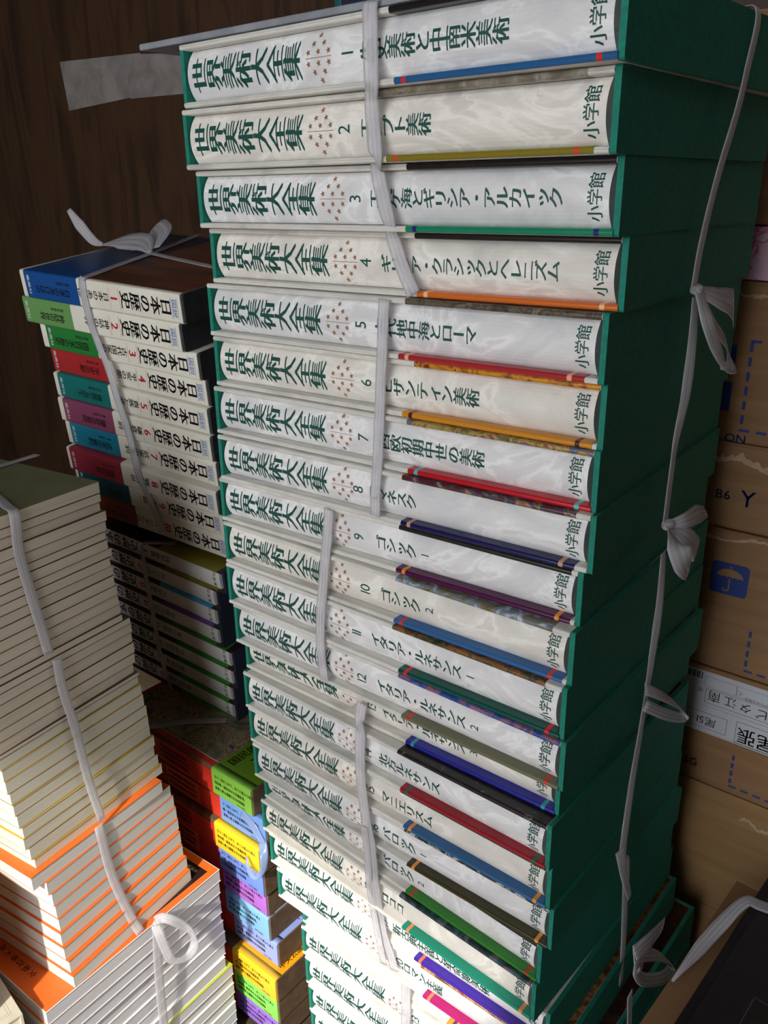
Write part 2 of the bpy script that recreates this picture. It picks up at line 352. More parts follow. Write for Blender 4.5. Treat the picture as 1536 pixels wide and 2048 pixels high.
zt = 0.0
zb_rows = []
for i, (dx, dy, th, t) in enumerate(ROWS):
    zb = max(zt - t, FLOOR) if i < 26 else FLOOR
    if i == 26: t = zt - FLOOR
    zb_rows.append((zb, t))
    nm = BAND[i][0]
    if i < 25: lab = 'white marbled art volume with %s edge band, %s in the tall green-cased stack' % (nm, ORD[i])
    else: lab = 'white marbled art volume at the foot of the tall green-cased stack, %s' % ORD[i]
    r = thing('art_volume', lab, 'book', (dx, dy, zb), math.radians(th), 'art encyclopedia volumes in the tall stack')
    pm = picture('cover_picture_%d' % i, PIC[i]) if PIC[i] else None
    bx = (0.031, 0.1865)
    if i in (1, 4, 7): bx = (0.0235, 0.1765)
    if i in (5, 8, 9): bx = (0.0235, 0.1825)
    cased_volume(r, L_ART, D_ART, t - 0.0002, GREEN, MARBLEW if i in (1, 3, 5, 9, 12, 14, 17) else MARBLE, EDGE, BAND[i], pm, PIC_X[i], bx, art_letter(i))
    zt = zb
# grey card lying on the top volume
mb = MB(); mb.box(-0.227, 0.15, -0.036, 0.25, 0.0004, 0.0052, noisy('grey_card', [(0.3, (112, 116, 122)), (0.7, (146, 150, 156))], (1, 1, 1), 30, 4, 0, 0.5))
o = mb.build('protective_card', None, Matrix.Rotation(math.radians(-0.6), 4, 'Z')); bevel(o, 0.001)
tag(o, 'grey protective card lying on top of the tallest stack', 'card')

# ------------------------------------------------------------------ illustrated history books, heads to the right (upper left bundle)
def rot(a, b, g):
    return Matrix.Rotation(math.radians(a), 4, 'Z') @ Matrix.Rotation(math.radians(b), 4, 'X') @ Matrix.Rotation(math.radians(g), 4, 'Y')
HB = Matrix.Translation((-0.630, 0.057, -0.195)) @ rot(5.7, 7.3, 3.4)
HU = [(-0.0032, -0.0075, .0352), (-0.0137, -0.0056, .0344), (0.0, 0.002, .0344), (0.0012, 0.0085, .034), (0.0018, 0.0036, .0346), (0.0028, 0.0006, .035), (0.0037, 0.0034, .0346), (0.0074, -0.0069, .0350), (0.006, 0.0, .0347), (0.008, 0.002, .0347)]
HS = ['日本のあけぼの', '神話の世界', '古代国家の繁栄', '平安の都', '貴族と武士', '鎌倉の幕府', '武家の勝利', '戦国の世', '天下統一', 'キリシタンの世紀']
HO = [('blue', (18, 74, 140)), ('light green', (104, 152, 86)), ('grass green', (40, 122, 54)), ('red', (170, 42, 44)), ('teal', (20, 112, 108)), ('mauve', (138, 68, 98)), ('turquoise', (22, 122, 148)), ('crimson', (152, 46, 62)), ('dark teal', (12, 72, 86)), ('brown', (132, 62, 24))]
HX = [(0.008, 0.108), (0.0006, 0.094), (0.011, 0.107), (0.0006, 0.108), (0.008, 0.108), (0.01, 0.109), (0.009, 0.106), (0.006, 0.11), (0.006, 0.11), (0.006, 0.11)]
L_H, D_H = 0.285, 0.255
BROWNPIC = noisy('brown_landscape_cover', [(0.3, (44, 22, 14)), (0.5, (98, 48, 26)), (0.62, (128, 66, 36)), (0.75, (70, 34, 20))], (6, 22, 1), 1.2, 6, 0.8, 0.35)
z = 0.0
for i, (ux, uy, t) in enumerate(HU):
    z -= t
    r = thing('history_book', 'cream-spined history book with %s paper band, %s in the bundle before the plywood' % (HO[i][0], ORD[i]), 'book', group='history books in the upper left bundle', matrix=HB @ Matrix.Translation((ux, uy, z)))
    tt = t - 0.0003
    mb = MB(); mb.prism(rounded_front(0.0008, D_H, 0.0006, tt - 0.0006, 0.004), 0.0008, L_H + 0.0, CHAR); bevel(mb.build('slipcase', r), 0.003, 3)
    mb = MB()
    jx1 = L_H - 0.004
    mb.prism(rounded_front(-0.0004, D_H - 0.004, 0.0002, tt - 0.0002, 0.003), 0.0, jx1, CREAM, smooth=True)
    def P(x0, zz): return lambda u, v: (x0 + v, -0.00065, zz - u)
    zc = tt / 2
    # heads to the right: columns run towards the left
    column(mb, '日本の歴史', P(L_H - 0.0195, zc), BLACKINK, 0.0215, 0.0178, 0.0166, (-0.03, 0, 0.03))
    line(mb, '図説', P(L_H - 0.0142, zc), BLUEINK, 0.0108, 0.0078)
    for q in (-1, 1):
        mb.add([P(L_H - 0.0142, zc)(a, b) for a, b in ((-0.0122, q * 0.0046), (0.0122, q * 0.0046), (0.0122, q * 0.0050), (-0.0122, q * 0.0050))], [(0, 1, 2, 3)], BLUEINK)
    line(mb, str(i + 1), P(L_H - 0.113, zc), REDINK, 0.0175, 0.0165, True, (-0.03, 0.03))
    for q in (-0.0085, 0.0085):
        mb.add([P(L_H - 0.113 + q, zc)(a, b) for a, b in ((-0.0125, 0), (0.0125, 0), (0.0125, 0.0003), (-0.0125, 0.0003))], [(0, 1, 2, 3)], REDINK)
    mb2 = column(mb, HS[i], P(L_H - 0.123, zc), BLACKINK, 0.0125, 0.0092, 0.009, (-0.02, 0.02))
    if i == 0:
        mb.box(0.106, jx1, 0.006, D_H - 0.004, tt - 0.0003, tt + 0.0001, BROWNPIC)
    jk = mb.build('jacket', r)
    g = MB(); om = mat('obi_' + HO[i][0].replace(' ', '_'), HO[i][1], 0.42)
    a, b = HX[i]
    g.prism(rounded_front(-0.0008, D_H - 0.006, -0.00005, tt + 0.00015, 0.003), a, b, om, smooth=True)
    Q = lambda x0, zz: (lambda u, v: (x0 + v, -0.00095, zz - u))
    line(g, '集英社', Q(a + 0.007, zc), WHITEINK, 0.0085, 0.0055)
    column(g, HS[i] if i != 2 else '図説日本の歴史', Q(b - 0.016, zc - 0.004), BLACKINK, 0.0115, 0.0105, 0.0094, (-0.02, 0.02))
    column(g, '責任編集', Q(b - 0.014, zc + 0.007), BLACKINK, 0.0045, 0.006, 0.0062)
    if i == 0:
        for k, (yy, n_) in enumerate(((0.05, 9), (0.06, 12), (0.13, 8))):
            column(g, '日本の歴史図説日本歴史図'[:n_], lambda u, v, yy=yy: (0.02 + u, yy - v - 0.02, tt + 0.0003), mat('pale_blue_ink', (120, 160, 200), 0.5), 0.006, 0.0065, 0.0068)
    g.build('paper_band', r)

# ------------------------------------------------------------------ lower bundle of history books, heads to the left, obi bands to the right
NB = Matrix.Translation((-0.665, 0.100, -0.553)) @ rot(2.0, 6.0, 2.2)
L_N, D_N = 0.296, 0.22
NE = [-0.372, -0.389, -0.393, -0.394, -0.377, -0.379, -0.386, -0.388]
NBAND = [('olive', (132, 122, 36), (132, 122, 36)), ('sky blue', (70, 160, 200), (70, 160, 200)), ('lilac', (120, 76, 160), (120, 76, 160)), ('fern green', (52, 132, 40), (52, 132, 40)), ('moss green', (60, 140, 44), (60, 140, 44)), ('emerald', (50, 136, 44), (50, 136, 44)), ('lime green', (58, 142, 44), (58, 142, 44)), ('apple green', (56, 138, 42), (56, 138, 42))]
NDARK = noisy('dark_case_picture', [(0.3, (30, 22, 20)), (0.5, (60, 40, 34)), (0.6, (34, 44, 50)), (0.75, (80, 50, 36))], (20, 30, 30), 1.0, 6, 1.0, 0.4)
NT = ['幕藩体制', '町人の世', '元禄時代', '江戸の開化', '維新の嵐', '文明開化', '帝国の進', '現代の日本']
def n_letter(i):
    def f(mb, zc, arc):
        def frame(x0): return lambda u, v: (x0 - v, arc(zc + u) - 0.0002, zc + u)
        h = L_N / 2
        line(mb, '図説', frame(-h + 0.018), BLUEINK, 0.009, 0.009)
        column(mb, '日本の歴史', frame(-h + 0.026), BLACKINK, 0.019, 0.019, 0.0185, (-0.03, 0, 0.03))
        line(mb, str(11 + i), frame(-h + 0.132), REDINK, 0.013, 0.016, True, (-0.03, 0.03))
        column(mb, NT[i], frame(-h + 0.146), BLACKINK, 0.011, 0.010, 0.0102)
        line(mb, '集英社', frame(h - 0.022), BLACKINK, 0.0068, 0.006, True, (0,), 0, 0, 1.15)
    return f
T_N = 0.0315
z = 0.0
for i in range(8):
    z -= T_N
    off = NE[i] + 0.381
    r = thing('history_book', 'white-spined history book in navy slipcase with %s edge, %s of the lower left bundle' % (NBAND[i][0], ORD[i]), 'book', group='history books in the lower left bundle', matrix=NB @ Matrix.Translation((L_N / 2 + off, 0.0, z)))
    if i == 0:
        pic = mat('top_obi_olive', (132, 122, 36), 0.4)
        pxx = (0.02, L_N / 2 - 0.012)
    else:
        k = NBAND[i - 1] if i < 4 else NBAND[i]
        pic = mat('top_obi_' + k[0].replace(' ', '_'), k[1], 0.4); pxx = (0.03, L_N / 2 - 0.014)
    cased_volume(r, L_N, D_N, T_N - 0.0003, NAVY, WHITEP, NDARK, NBAND[i], pic, pxx, (0.025, L_N / 2 - 0.016), n_letter(i), 0.0016, 0.008, 0.0019)

# ------------------------------------------------------------------ red scroll-picture boxes with bright paper bands (centre foot)
RED = noisy('red_box_paper', [(0.3, (196, 46, 34)), (0.7, (214, 58, 40))], (1, 1, 1), 30, 3, 0, 0.45)
BOARD = noisy('brown_board', [(0.3, (92, 70, 52)), (0.7, (118, 92, 68))], (1, 1, 1), 60, 4, 0, 0.75)
SCROLL = noisy('scroll_picture', [(0.30, (66, 74, 66)), (0.42, (120, 118, 92)), (0.52, (168, 152, 120)), (0.57, (120, 62, 46)), (0.62, (178, 160, 134)), (0.7, (60, 52, 48))], (26, 26, 26), 1.0, 7, 1.6, 0.4)
OB = [('green', (134, 196, 74)), ('cornflower blue', (112, 152, 216)), ('yellow', (244, 206, 40)), ('periwinkle', (118, 146, 222)), ('orchid purple', (180, 110, 204)), ('pale blue', (134, 186, 226)), ('lavender blue', (146, 164, 226)), ('golden orange', (250, 196, 40)), ('mint green', (138, 222, 92)), ('violet', (150, 110, 206))]
OBTOP = {0: (110, 156, 30), 7: (250, 168, 24)}
OY = [.045, .048, .039, .044, .050, .049, .052, .034, .036, .038]
OX = [-.260, -.241, -.247, -.249, -.253, -.251, -.241, -.229, -.231, -.233]
LINES = ['全十二巻を上中下、計三六巻より成る', '現存唯一最善本の大英雄絵巻。', '豪華に甦る優雅な完全収録版']
L_O, D_O, T_O = 0.30, 0.21, 0.0415
z = -0.811
for i in range(10):
    z -= T_O
    x1 = OX[i]; r = thing('scroll_box', 'red boxed volume with %s paper band, %s in the pile at the centre foot' % (OB[i][0], ORD[i]), 'book', (x1 - L_O, OY[i], z), 0.0, 'red boxed volumes at the centre foot')
    tt = T_O - 0.0004
    mb = MB(); mb.box(0.0, L_O, 0.0012, D_O, 0.0, tt, BOARD); bevel(mb.build('slipcase', r), 0.0012, 2)
    zc = tt / 2; bx0 = L_O - (0.077 if i == 0 else 0.088)
    mb = MB(); mb.box(0.001, bx0 + 0.004, 0.0002, 0.006, 0.0008, tt - 0.006, RED)
    pale = mat('pale_red_label', (232, 96, 74), 0.45)
    if i in (1, 3): mb.box(bx0 - 0.115, bx0 - 0.045, -0.0002, 0.0022, 0.002, tt - 0.007, pale)
    for k in range(3):
        line(mb, '平家物語絵巻国民的古典'[:9 + (k % 2)], lambda u, v, k=k: (bx0 - 0.082 + u, -0.0005, zc + 0.006 - 0.0085 * k + v), BLACKINK, 0.0066, 0.0064, True, (-0.02, 0.02))
    mb.build('front_label', r)
    mb = MB(); ym = mat('obi_' + OB[i][0].replace(' ', '_'), OB[i][1], 0.35)
    ytop = mat('obi_top_%d' % i, OBTOP[i], 0.35) if i in OBTOP else ym
    mb.prism(rounded_front(-0.001, 0.012, -0.0001, tt + 0.0002, 0.003), bx0, L_O - 0.0015, ym, smooth=True)
    mb.box(bx0, L_O - 0.0015, 0.0121, D_O - 0.003, tt - 0.0004, tt + 0.0002, ytop)
    for k in range(3):
        ww = LINES[k][(i + k) % 3:] if i % 2 else LINES[k]
        line(mb, ww, lambda u, v, k=k: (bx0 + 0.005 + u, -0.0012, zc + 0.0095 - 0.0088 * k + v), BLACKINK, 0.0044, 0.0056, False, (-0.03, 0.03))
    line(mb, '中央公論社', lambda u, v: (L_O - 0.022 + u, -0.0012, zc - 0.0155 + v), BLACKINK, 0.0034, 0.0036)
    if i == 0:
        tp = lambda x, y: (lambda u, v: (x - v, y + u, tt + 0.0004))
        line(mb, '国民的古典', tp(bx0 + 0.014, 0.06), BLACKINK, 0.0165, 0.0165, True, (0.0, 0.02))
        line(mb, '平家物語絵巻', tp(bx0 + 0.041, 0.115), WHITEINK, 0.026, 0.026, True, (-0.03, 0, 0.03))
        line(mb, '第一回配本', tp(bx0 + 0.066, 0.07), BLACKINK, 0.012, 0.012)
    if i == 7:
        line(mb, '中央公論社', lambda u, v: (L_O - 0.012 - v, 0.045 + u, tt + 0.0004), BLACKINK, 0.011, 0.011, True, (0, 0.02))
    if i == 6:
        line(mb, '十八巻', lambda u, v: (L_O - 0.012 - v, 0.06 + u, tt + 0.0004), BLUEINK, 0.011, 0.011, True, (0, 0.02))
    mb.build('paper_band', r)
    if i == 0:
        mb = MB(); mb.box(0.002, bx0, 0.0025, D_O - 0.003, tt - 0.0004, tt + 0.0001, RED)
        mb.box(0.01, bx0, 0.013, D_O - 0.013, tt - 0.0003, tt + 0.0003, SCROLL)
        for q in (0.0118, D_O - 0.0125): mb.box(0.01, bx0, q, q + 0.0008, tt - 0.0003, tt + 0.00035, WHITEINK)
        tag(mb.build('cover_print', r), 'scroll painting of figures on the lid')

# ------------------------------------------------------------------ paperbacks with their page edges to the aisle (left)
PAGES = {}
def pages(name, a, b):
    if name not in PAGES: PAGES[name] = noisy(name, [(0.35, a), (0.65, b)], (3, 3, 900), 1.0, 3, 0, 0.75)
    return PAGES[name]
CREAMP = pages('cream_pages', (222, 206, 184), (234, 219, 198))
IVORYP = pages('ivory_pages', (222, 216, 196), (234, 228, 210))
GREYP = pages('pale_grey_pages', (220, 219, 212), (232, 231, 224))
SILVERP = pages('silver_grey_pages', (204, 202, 206), (220, 218, 222))
def paperback(label, group, corner, yaw, L, Wd, T, page_m, cover_m, ct=0.0006, overhang=0.0, top_m=None, letters=None, hard=False, edge_top=None):
    """origin at the near lower corner; local x runs along the page edge seen from the aisle, local y away to the hidden spine"""
    r = thing('paperback' if not hard else 'hardcover_book', label, 'book', corner, math.radians(yaw), group)
    mb = MB()
    # the block: fore edge slightly hollow, corner at the far end rounded
    K = 8; prof = []
    for k in range(K + 1):
        prof.append((L * k / K, overhang + 0.0003 * math.sin(math.pi * k / K)))
    pr = prof + [(L - 0.001, Wd - 0.002), (0.001, Wd - 0.002)]
    mb.prism([(a + (overhang if a < L / 2 else -overhang), b) for a, b in pr], ct, T - ct, page_m, 'z')
    mb.build('page_block', r)
    mb = MB()
    tm = top_m or cover_m
    mb.box(0.0, L, 0.0, Wd, 0.0, ct, cover_m)
    mb.box(0.0, L, 0.0, Wd, T - ct, T - 0.00005, tm)
    if edge_top:
        mb.box(-0.0002, L + 0.0002, -0.0003, Wd - 0.001, T - edge_top[1], T - 0.0001, edge_top[0])
    mb.box(0.0, L, Wd, Wd + ct, 0.0, T - 0.00005, cover_m)
    if letters: letters(mb, T)
    mb.build('cover', r)
    return r
PB = [[-0.0623, -0.3869], [-0.063, -0.3996], [-0.0639, -0.409], [-0.0595, -0.4196], [-0.0603, -0.4312], [-0.063, -0.4428], [-0.0625, -0.4516], [-0.058, -0.4629], [-0.0625, -0.4724], [-0.0604, -0.4832], [-0.0608, -0.4943], [-0.0595, -0.5068], [-0.0581, -0.5188], [-0.0566, -0.531], [-0.0571, -0.5431], [-0.0478, -0.5508], [-0.0463, -0.5589], [-0.0466, -0.5702], [-0.0464, -0.5831], [-0.0483, -0.5964], [-0.05, -0.6087], [-0.0464, -0.6216], [-0.0463, -0.6262], [-0.0452, -0.6381], [-0.0444, -0.652], [-0.0424, -0.668], [-0.0415, -0.6822], [-0.04, -0.697], [-0.0372, -0.7134], [-0.0383, -0.7277], [-0.0344, -0.7422], [-0.0314, -0.7579], [-0.0316, -0.7711]]
TANC = mat('tan_cover', (92, 78, 56), 0.6); OLIVEC = noisy('olive_cover', [(0.3, (104, 106, 72)), (0.7, (118, 120, 84))], (1, 1, 1), 40, 4, 0, 0.6)
YELC = mat('yellow_cover', (206, 166, 58), 0.5); ORGC = mat('orange_cover', (236, 112, 40), 0.45); WHTC = mat('white_cover', (236, 234, 232), 0.35)
DARKC = mat('dark_brown_cover', (44, 30, 30), 0.4); LIMEC = mat('lime_cover', (192, 200, 50), 0.4)
PY = 98.0; LP, WP = 0.182, 0.257
cx, sx = math.cos(math.radians(PY)), math.sin(math.radians(PY))
yellow_rows = {23: .0008, 24: .0006, 26: .0016, 28: .0009, 29: .0009, 31: .0016}
BIGORD = ORD[:26] + ['twenty-seventh', 'twenty-eighth', 'twenty-ninth', 'thirtieth', 'thirty-first', 'thirty-second']
for i in range(32):
    y, z = PB[i]; z1 = PB[i + 1][1]; T = z - z1
    far = (-0.333, y); near = (far[0] - cx * LP, far[1] - sx * LP)
    yel = yellow_rows.get(i)
    look = 'ivory-edged paperback with a yellow cover edge' if yel else ('cream-edged paperback with olive cover' if i == 0 else 'thin cream-edged booklet' if i in (21, 15) else 'cream-edged paperback')
    lab = '%s, %s from the top of the tall paperback pile' % (look, BIGORD[i]) if i else 'cream-edged paperback with olive cover, top of the tall paperback pile'
    paperback(lab, 'paperbacks of the tall left pile', (near[0], near[1], z1), PY + random.uniform(-0.5, 0.5), LP, WP, T, CREAMP if i < 22 else IVORYP, YELC if yel else TANC, 0.0005, 0.0, OLIVEC if i == 0 else None, edge_top=(YELC, yel) if yel else None)
OR = [(-0.300, -0.222, 0, 0, -1.2), (-0.2995, -0.208, 0, 0, .3), (-0.299, -0.205, 0, 0, .5), (-0.2985, -0.204, 0, 0, .35), (-0.297, -0.204, 0, 0, .4), (-0.2945, -0.206, 0, 0, -.1), (-0.291, -0.207, 0, 0, .1), (-0.287, -0.206, 0, 0, 0), (-0.2815, -0.207, 0, 0, -.2)]
z = PB[32][1]; OT = (z + 0.927) / 9
OTH = [.0014, .0003, .0004, .0004, .0005, .0008, .0012, .0013, .0008]
for i, (x, y, zt_, t, a) in enumerate(OR):
    z -= OT
    paperback('pale paperback with a bright orange cover edge, %s of the orange-edged group' % ORD[i], 'orange-edged paperbacks of the left pile', (x, y, z), PY + a, LP, WP, OT, GREYP, ORGC, 0.0005, 0.0, edge_top=(ORGC, OTH[i]))
# white-covered books below them, larger
WZ = -0.927; WT = 0.0186
cw, sw = math.cos(math.radians(93.3)), math.sin(math.radians(93.3))
LW, WW = 0.252, 0.165
def w_letters(mb, T):
    mb.box(0.001, LW - 0.001, 0.001, WW - 0.001, T - 0.0006, T + 0.0001, ORGC)
    mb.box(0.07, LW - 0.012, 0.010, WW - 0.01, T - 0.0005, T + 0.0002, DARKC)
    place = lambda x0, y0: (lambda u, v: (x0 + v, y0 + u, T + 0.0003))
    column(mb, '日本の物語', lambda u, v: (0.045 + u, 0.02 - v, T + 0.0003), BLACKINK, 0.017, 0.02, 0.021, (-0.03, 0, 0.03))
    column(mb, '文庫百巻大系', lambda u, v: (0.02 + u, 0.05 - v, T + 0.0003), BLACKINK, 0.009, 0.01, 0.012)
    column(mb, '全集物語解説', lambda u, v: (LW - 0.02 + u, 0.02 - v, T + 0.0003), WHITEINK, 0.006, 0.006, 0.0066)
wu = [(-.279, -.244, -.44), (-.279, -.246, -.39), (-.280, -.246, -.14), (-.281, -.244, 0), (-.283, -.243, .43), (-.283, -.241, .34), (-.282, -.241, .23), (-.282, -.244, .16), (-.280, -.248, -.21)]
z = WZ
for i, (x, y, a) in enumerate(wu):
    z -= WT
    paperback('white-covered hardback with silver page edge, %s of the white-edged group' % ORD[i], 'white hardbacks of the left pile', (x, y, z), 93.3 + a, LW, WW, WT, SILVERP, WHTC, 0.0007, 0.0006, letters=w_letters if i == 0 else None, hard=True, top_m=ORGC if i == 1 else None)
NV = 8; VT = (z - FLOOR) / NV
def v_letters(mb, T):
    mb.box(0.03, LW - 0.016, 0.014, WW - 0.014, T - 0.0005, T + 0.0001, DARKC)
for i in range(NV):
    z -= VT
    zz = FLOOR if i == NV - 1 else z
    paperback('white-covered hardback, %s of the lowest group under the lime cover' % ORD[i] if i else 'hardback with lime green front cover, top of the lowest left group', 'hardbacks of the lowest left group', (-.281 + random.uniform(-.002, .002), -.240, zz), 92.6 + random.uniform(-.5, .5), LW, WW, VT, SILVERP, WHTC, 0.0007, 0.0006, letters=v_letters if i == 0 else None, hard=True, top_m=LIMEC if i == 0 else None)

# ------------------------------------------------------------------ plastic tape tied round the bundles
def tie(label, group='plastic tape ties'):
    return thing('tape_tie', label, 'tape', (0, 0, 0), 0, group)
F = (0, -1, 0); RX = (1, 0, 0); TZ = (0, 0, 1)
FB = {'b1': [[0.0263, -0.0410, -0.0014], [0.0265, -0.0412, -0.0129], [0.0266, -0.0412, -0.0418], [0.0207, -0.034, -0.0557], [0.0227, -0.0335, -0.0852], [0.0146, -0.0215, -0.0977], [0.0217, -0.0204, -0.1259], [0.0179, -0.0082, -0.1437], [0.0259, -0.0072, -0.1646], [0.0349, -0.0066, -0.1813]],
      'b2': [[0.0114, -0.0123, -0.1858], [0.0101, -0.0123, -0.2052], [0.0088, -0.0124, -0.2263], [0.0045, -0.0092, -0.2488], [0.0031, -0.0092, -0.2711], [0.0027, -0.011, -0.2975], [0.0007, -0.0111, -0.3233], [0.0014, -0.0142, -0.3417], [0.0004, -0.0142, -0.3626]],
      'b3': [[-0.052, -0.0142, -0.3684], [-0.0558, -0.0144, -0.3986], [-0.056, -0.0187, -0.4214], [-0.0599, -0.0187, -0.4498], [-0.0612, -0.0202, -0.4648], [-0.064, -0.0202, -0.4943], [-0.0643, -0.0195, -0.516], [-0.0618, -0.0195, -0.5422]],
      'b4': [[-0.0341, 0.002, -0.5674], [-0.0359, 0.0, -0.5851], [-0.0291, -0.0076, -0.5963], [-0.0302, -0.0075, -0.6315], [-0.031, -0.0056, -0.6575], [-0.0283, -0.0056, -0.6804], [-0.0252, -0.0047, -0.7072], [-0.0224, -0.0037, -0.7245], [-0.0242, 0.0019, -0.7718], [-0.0218, 0.0018, -0.7903], [-0.0241, 0.0101, -0.8327], [-0.019, 0.010, -0.8573], [-0.0109, 0.010, -0.8767], [-0.0042, 0.010, -0.8973]],
      'b5': [[-0.0023, 0.0283, -0.9224], [-0.0024, 0.0273, -0.9474], [0.0007, 0.0233, -0.9671], [0.0006, 0.0223, -0.9973], [0.001, 0.022, -1.09]]}
t1 = tie('clear plastic tape tied round the top four art volumes, bow on green side')
ribbon('front_strand', t1, [(0.035, 0.05, 0.0068), (0.0275, -0.02, 0.0062), (0.0265, -0.038, 0.004)] + FB['b1'], 0.0125, [TZ, F, F, F, F, F, F])
ribbon('side_strand', t1, [[0.15, 0.14, 0.0062], [0.19, 0.146, 0.0022], [0.2085, 0.1475, 0.0002], [0.2085, 0.1411, -0.0356], [0.2062, 0.1368, -0.0638], [0.2025, 0.1259, -0.1025], [0.2, 0.1159, -0.1455], [0.2, 0.1098, -0.1778]], 0.0105, [TZ, TZ, RX, RX, RX, RX, RX])
knot(t1, (0.202, 0.1098, -0.179), 0.006)
ribbon('bow_loop', t1, [[0.203, 0.110, -0.179], [0.211, 0.128, -0.186], [0.212, 0.152, -0.1925], [0.209, 0.176, -0.199]], 0.02, [(1, -0.2, 0.3), (1, 0.2, 0.6), (1, 0, 0.2)], widths=[0.006, 0.018, 0.026, 0.03])
ribbon('bow_loop', t1, [[0.204, 0.109, -0.179], [0.214, 0.103, -0.198], [0.217, 0.116, -0.216], [0.219, 0.135, -0.2325], [0.218, 0.1535, -0.243], [0.214, 0.164, -0.238], [0.213, 0.155, -0.222], [0.209, 0.134, -0.206], [0.204, 0.111, -0.182]], 0.012, [(1, -0.3, 0), (1, -0.4, 0.2), (0.2, -0.6, 0.9), (1, 0.3, 0.3), (1, 0, 0)])
t2 = tie('clear plastic tape tied round the second four art volumes')
ribbon('front_strand', t2, FB['b2'], 0.0105, F)
ribbon('side_strand', t2, [[0.1985, 0.1188, -0.1849], [0.1995, 0.1209, -0.2172], [0.1985, 0.1225, -0.2593], [0.197, 0.1173, -0.2939], [0.1965, 0.1163, -0.3264], [0.1975, 0.1124, -0.3613]], 0.01, [RX, (1, -0.5, 0), RX, RX])
knot(t2, (0.2, 0.112, -0.362), 0.0065)
ribbon('bow_loop', t2, [[0.2, 0.112, -0.362], [0.209, 0.124, -0.36], [0.210, 0.15, -0.362], [0.208, 0.176, -0.3685]], 0.02, [(1, 0, 0.3), (1, 0, 0.6)], widths=[0.006, 0.012, 0.016, 0.01])
ribbon('bow_loop', t2, [[0.2, 0.112, -0.362], [0.216, 0.096, -0.372], [0.22, 0.101, -0.387], [0.218, 0.118, -0.402], [0.213, 0.135, -0.408]], 0.02, [(1, -0.5, 0), (1, -0.6, 0.2), (1, 0, 0)], widths=[0.008, 0.022, 0.02, 0.012, 0.009])
ribbon('bow_loop', t2, [[0.2, 0.112, -0.362], [0.213, 0.122, -0.373], [0.216, 0.14, -0.389], [0.21, 0.15, -0.397]], 0.02, [(1, 0, 0.3), (1, 0, 0)], widths=[0.006, 0.018, 0.02, 0.016])
t3 = tie('clear plastic tape tied round the third four art volumes')
ribbon('front_strand', t3, FB['b3'], 0.0112, F)
ribbon('side_strand', t3, [[0.1965, 0.1189, -0.3891], [0.1965, 0.1235, -0.4368], [0.195, 0.1248, -0.4856], [0.193, 0.1262, -0.5371]], 0.0095, [RX, (1, -0.4, 0), RX])
t4 = tie('clear plastic tape round the eight middle art volumes, short loop on green side')
ribbon('front_strand', t4, FB['b4'], 0.0128, F)
ribbon('front_strand', t4, [[-0.028, -0.0068, -0.705], [-0.0275, -0.0035, -0.735], [-0.030, 0.0008, -0.775], [-0.031, 0.0065, -0.82], [-0.024, 0.0075, -0.862], [-0.018, 0.008, -0.896]], 0.0095, F)
ribbon('side_strand', t4, [[0.193, 0.1262, -0.5371], [0.1915, 0.1238, -0.5891], [0.191, 0.1198, -0.6312], [0.191, 0.1163, -0.7047], [0.191, 0.1286, -0.7221], [0.189, 0.1435, -0.7845], [0.19, 0.1493, -0.8432], [0.192, 0.151, -0.9012]], 0.0105, [RX, (1, -0.3, 0), RX])
ribbon('bow_loop', t4, [[0.196, 0.113, -0.5162], [0.206, 0.135, -0.532], [0.208, 0.165, -0.555], [0.206, 0.197, -0.582], [0.203, 0.197, -0.588], [0.202, 0.16, -0.566], [0.197, 0.116, -0.535]], 0.011, [(1, 0, 0.6), (0.4, 0.6, 0.8), (1, 0, -0.2)])
ribbon('tail', t4, [[0.193, 0.103, -0.688], [0.199, 0.104, -0.7136], [0.199, 0.127, -0.7594]], 0.01, [(1, -0.2, 0.2), RX], widths=[0.013, 0.011, 0.008])
t5 = tie('clear plastic tape round the lowest art volumes, open loop on green side')
ribbon('front_strand', t5, FB['b5'], 0.0125, F)
ribbon('side_strand', t5, [[0.224, 0.086, -0.8308], [0.225, 0.0935, -0.8885], [0.225, 0.098, -0.99]], 0.0105, RX)
ribbon('bow_loop', t5, [[0.226, 0.105, -0.80], [0.236, 0.075, -0.772], [0.24, 0.048, -0.752], [0.241, 0.06, -0.775], [0.24, 0.098, -0.812], [0.238, 0.143, -0.851], [0.236, 0.1689, -0.8642], [0.234, 0.155, -0.842], [0.234, 0.11, -0.795], [0.232, 0.06, -0.755]], 0.012, [(1, 0, 0.4), (1, -0.2, 0.3), (0.8, 0, 0.8), (0.3, 0.5, 0.8), (1, 0, 0.6)])
ribbon('tail', t5, [[0.233, 0.06, -0.752], [0.236, 0.085, -0.755], [0.236, 0.12, -0.765]], 0.016, [(1, 0, 0.5), RX])
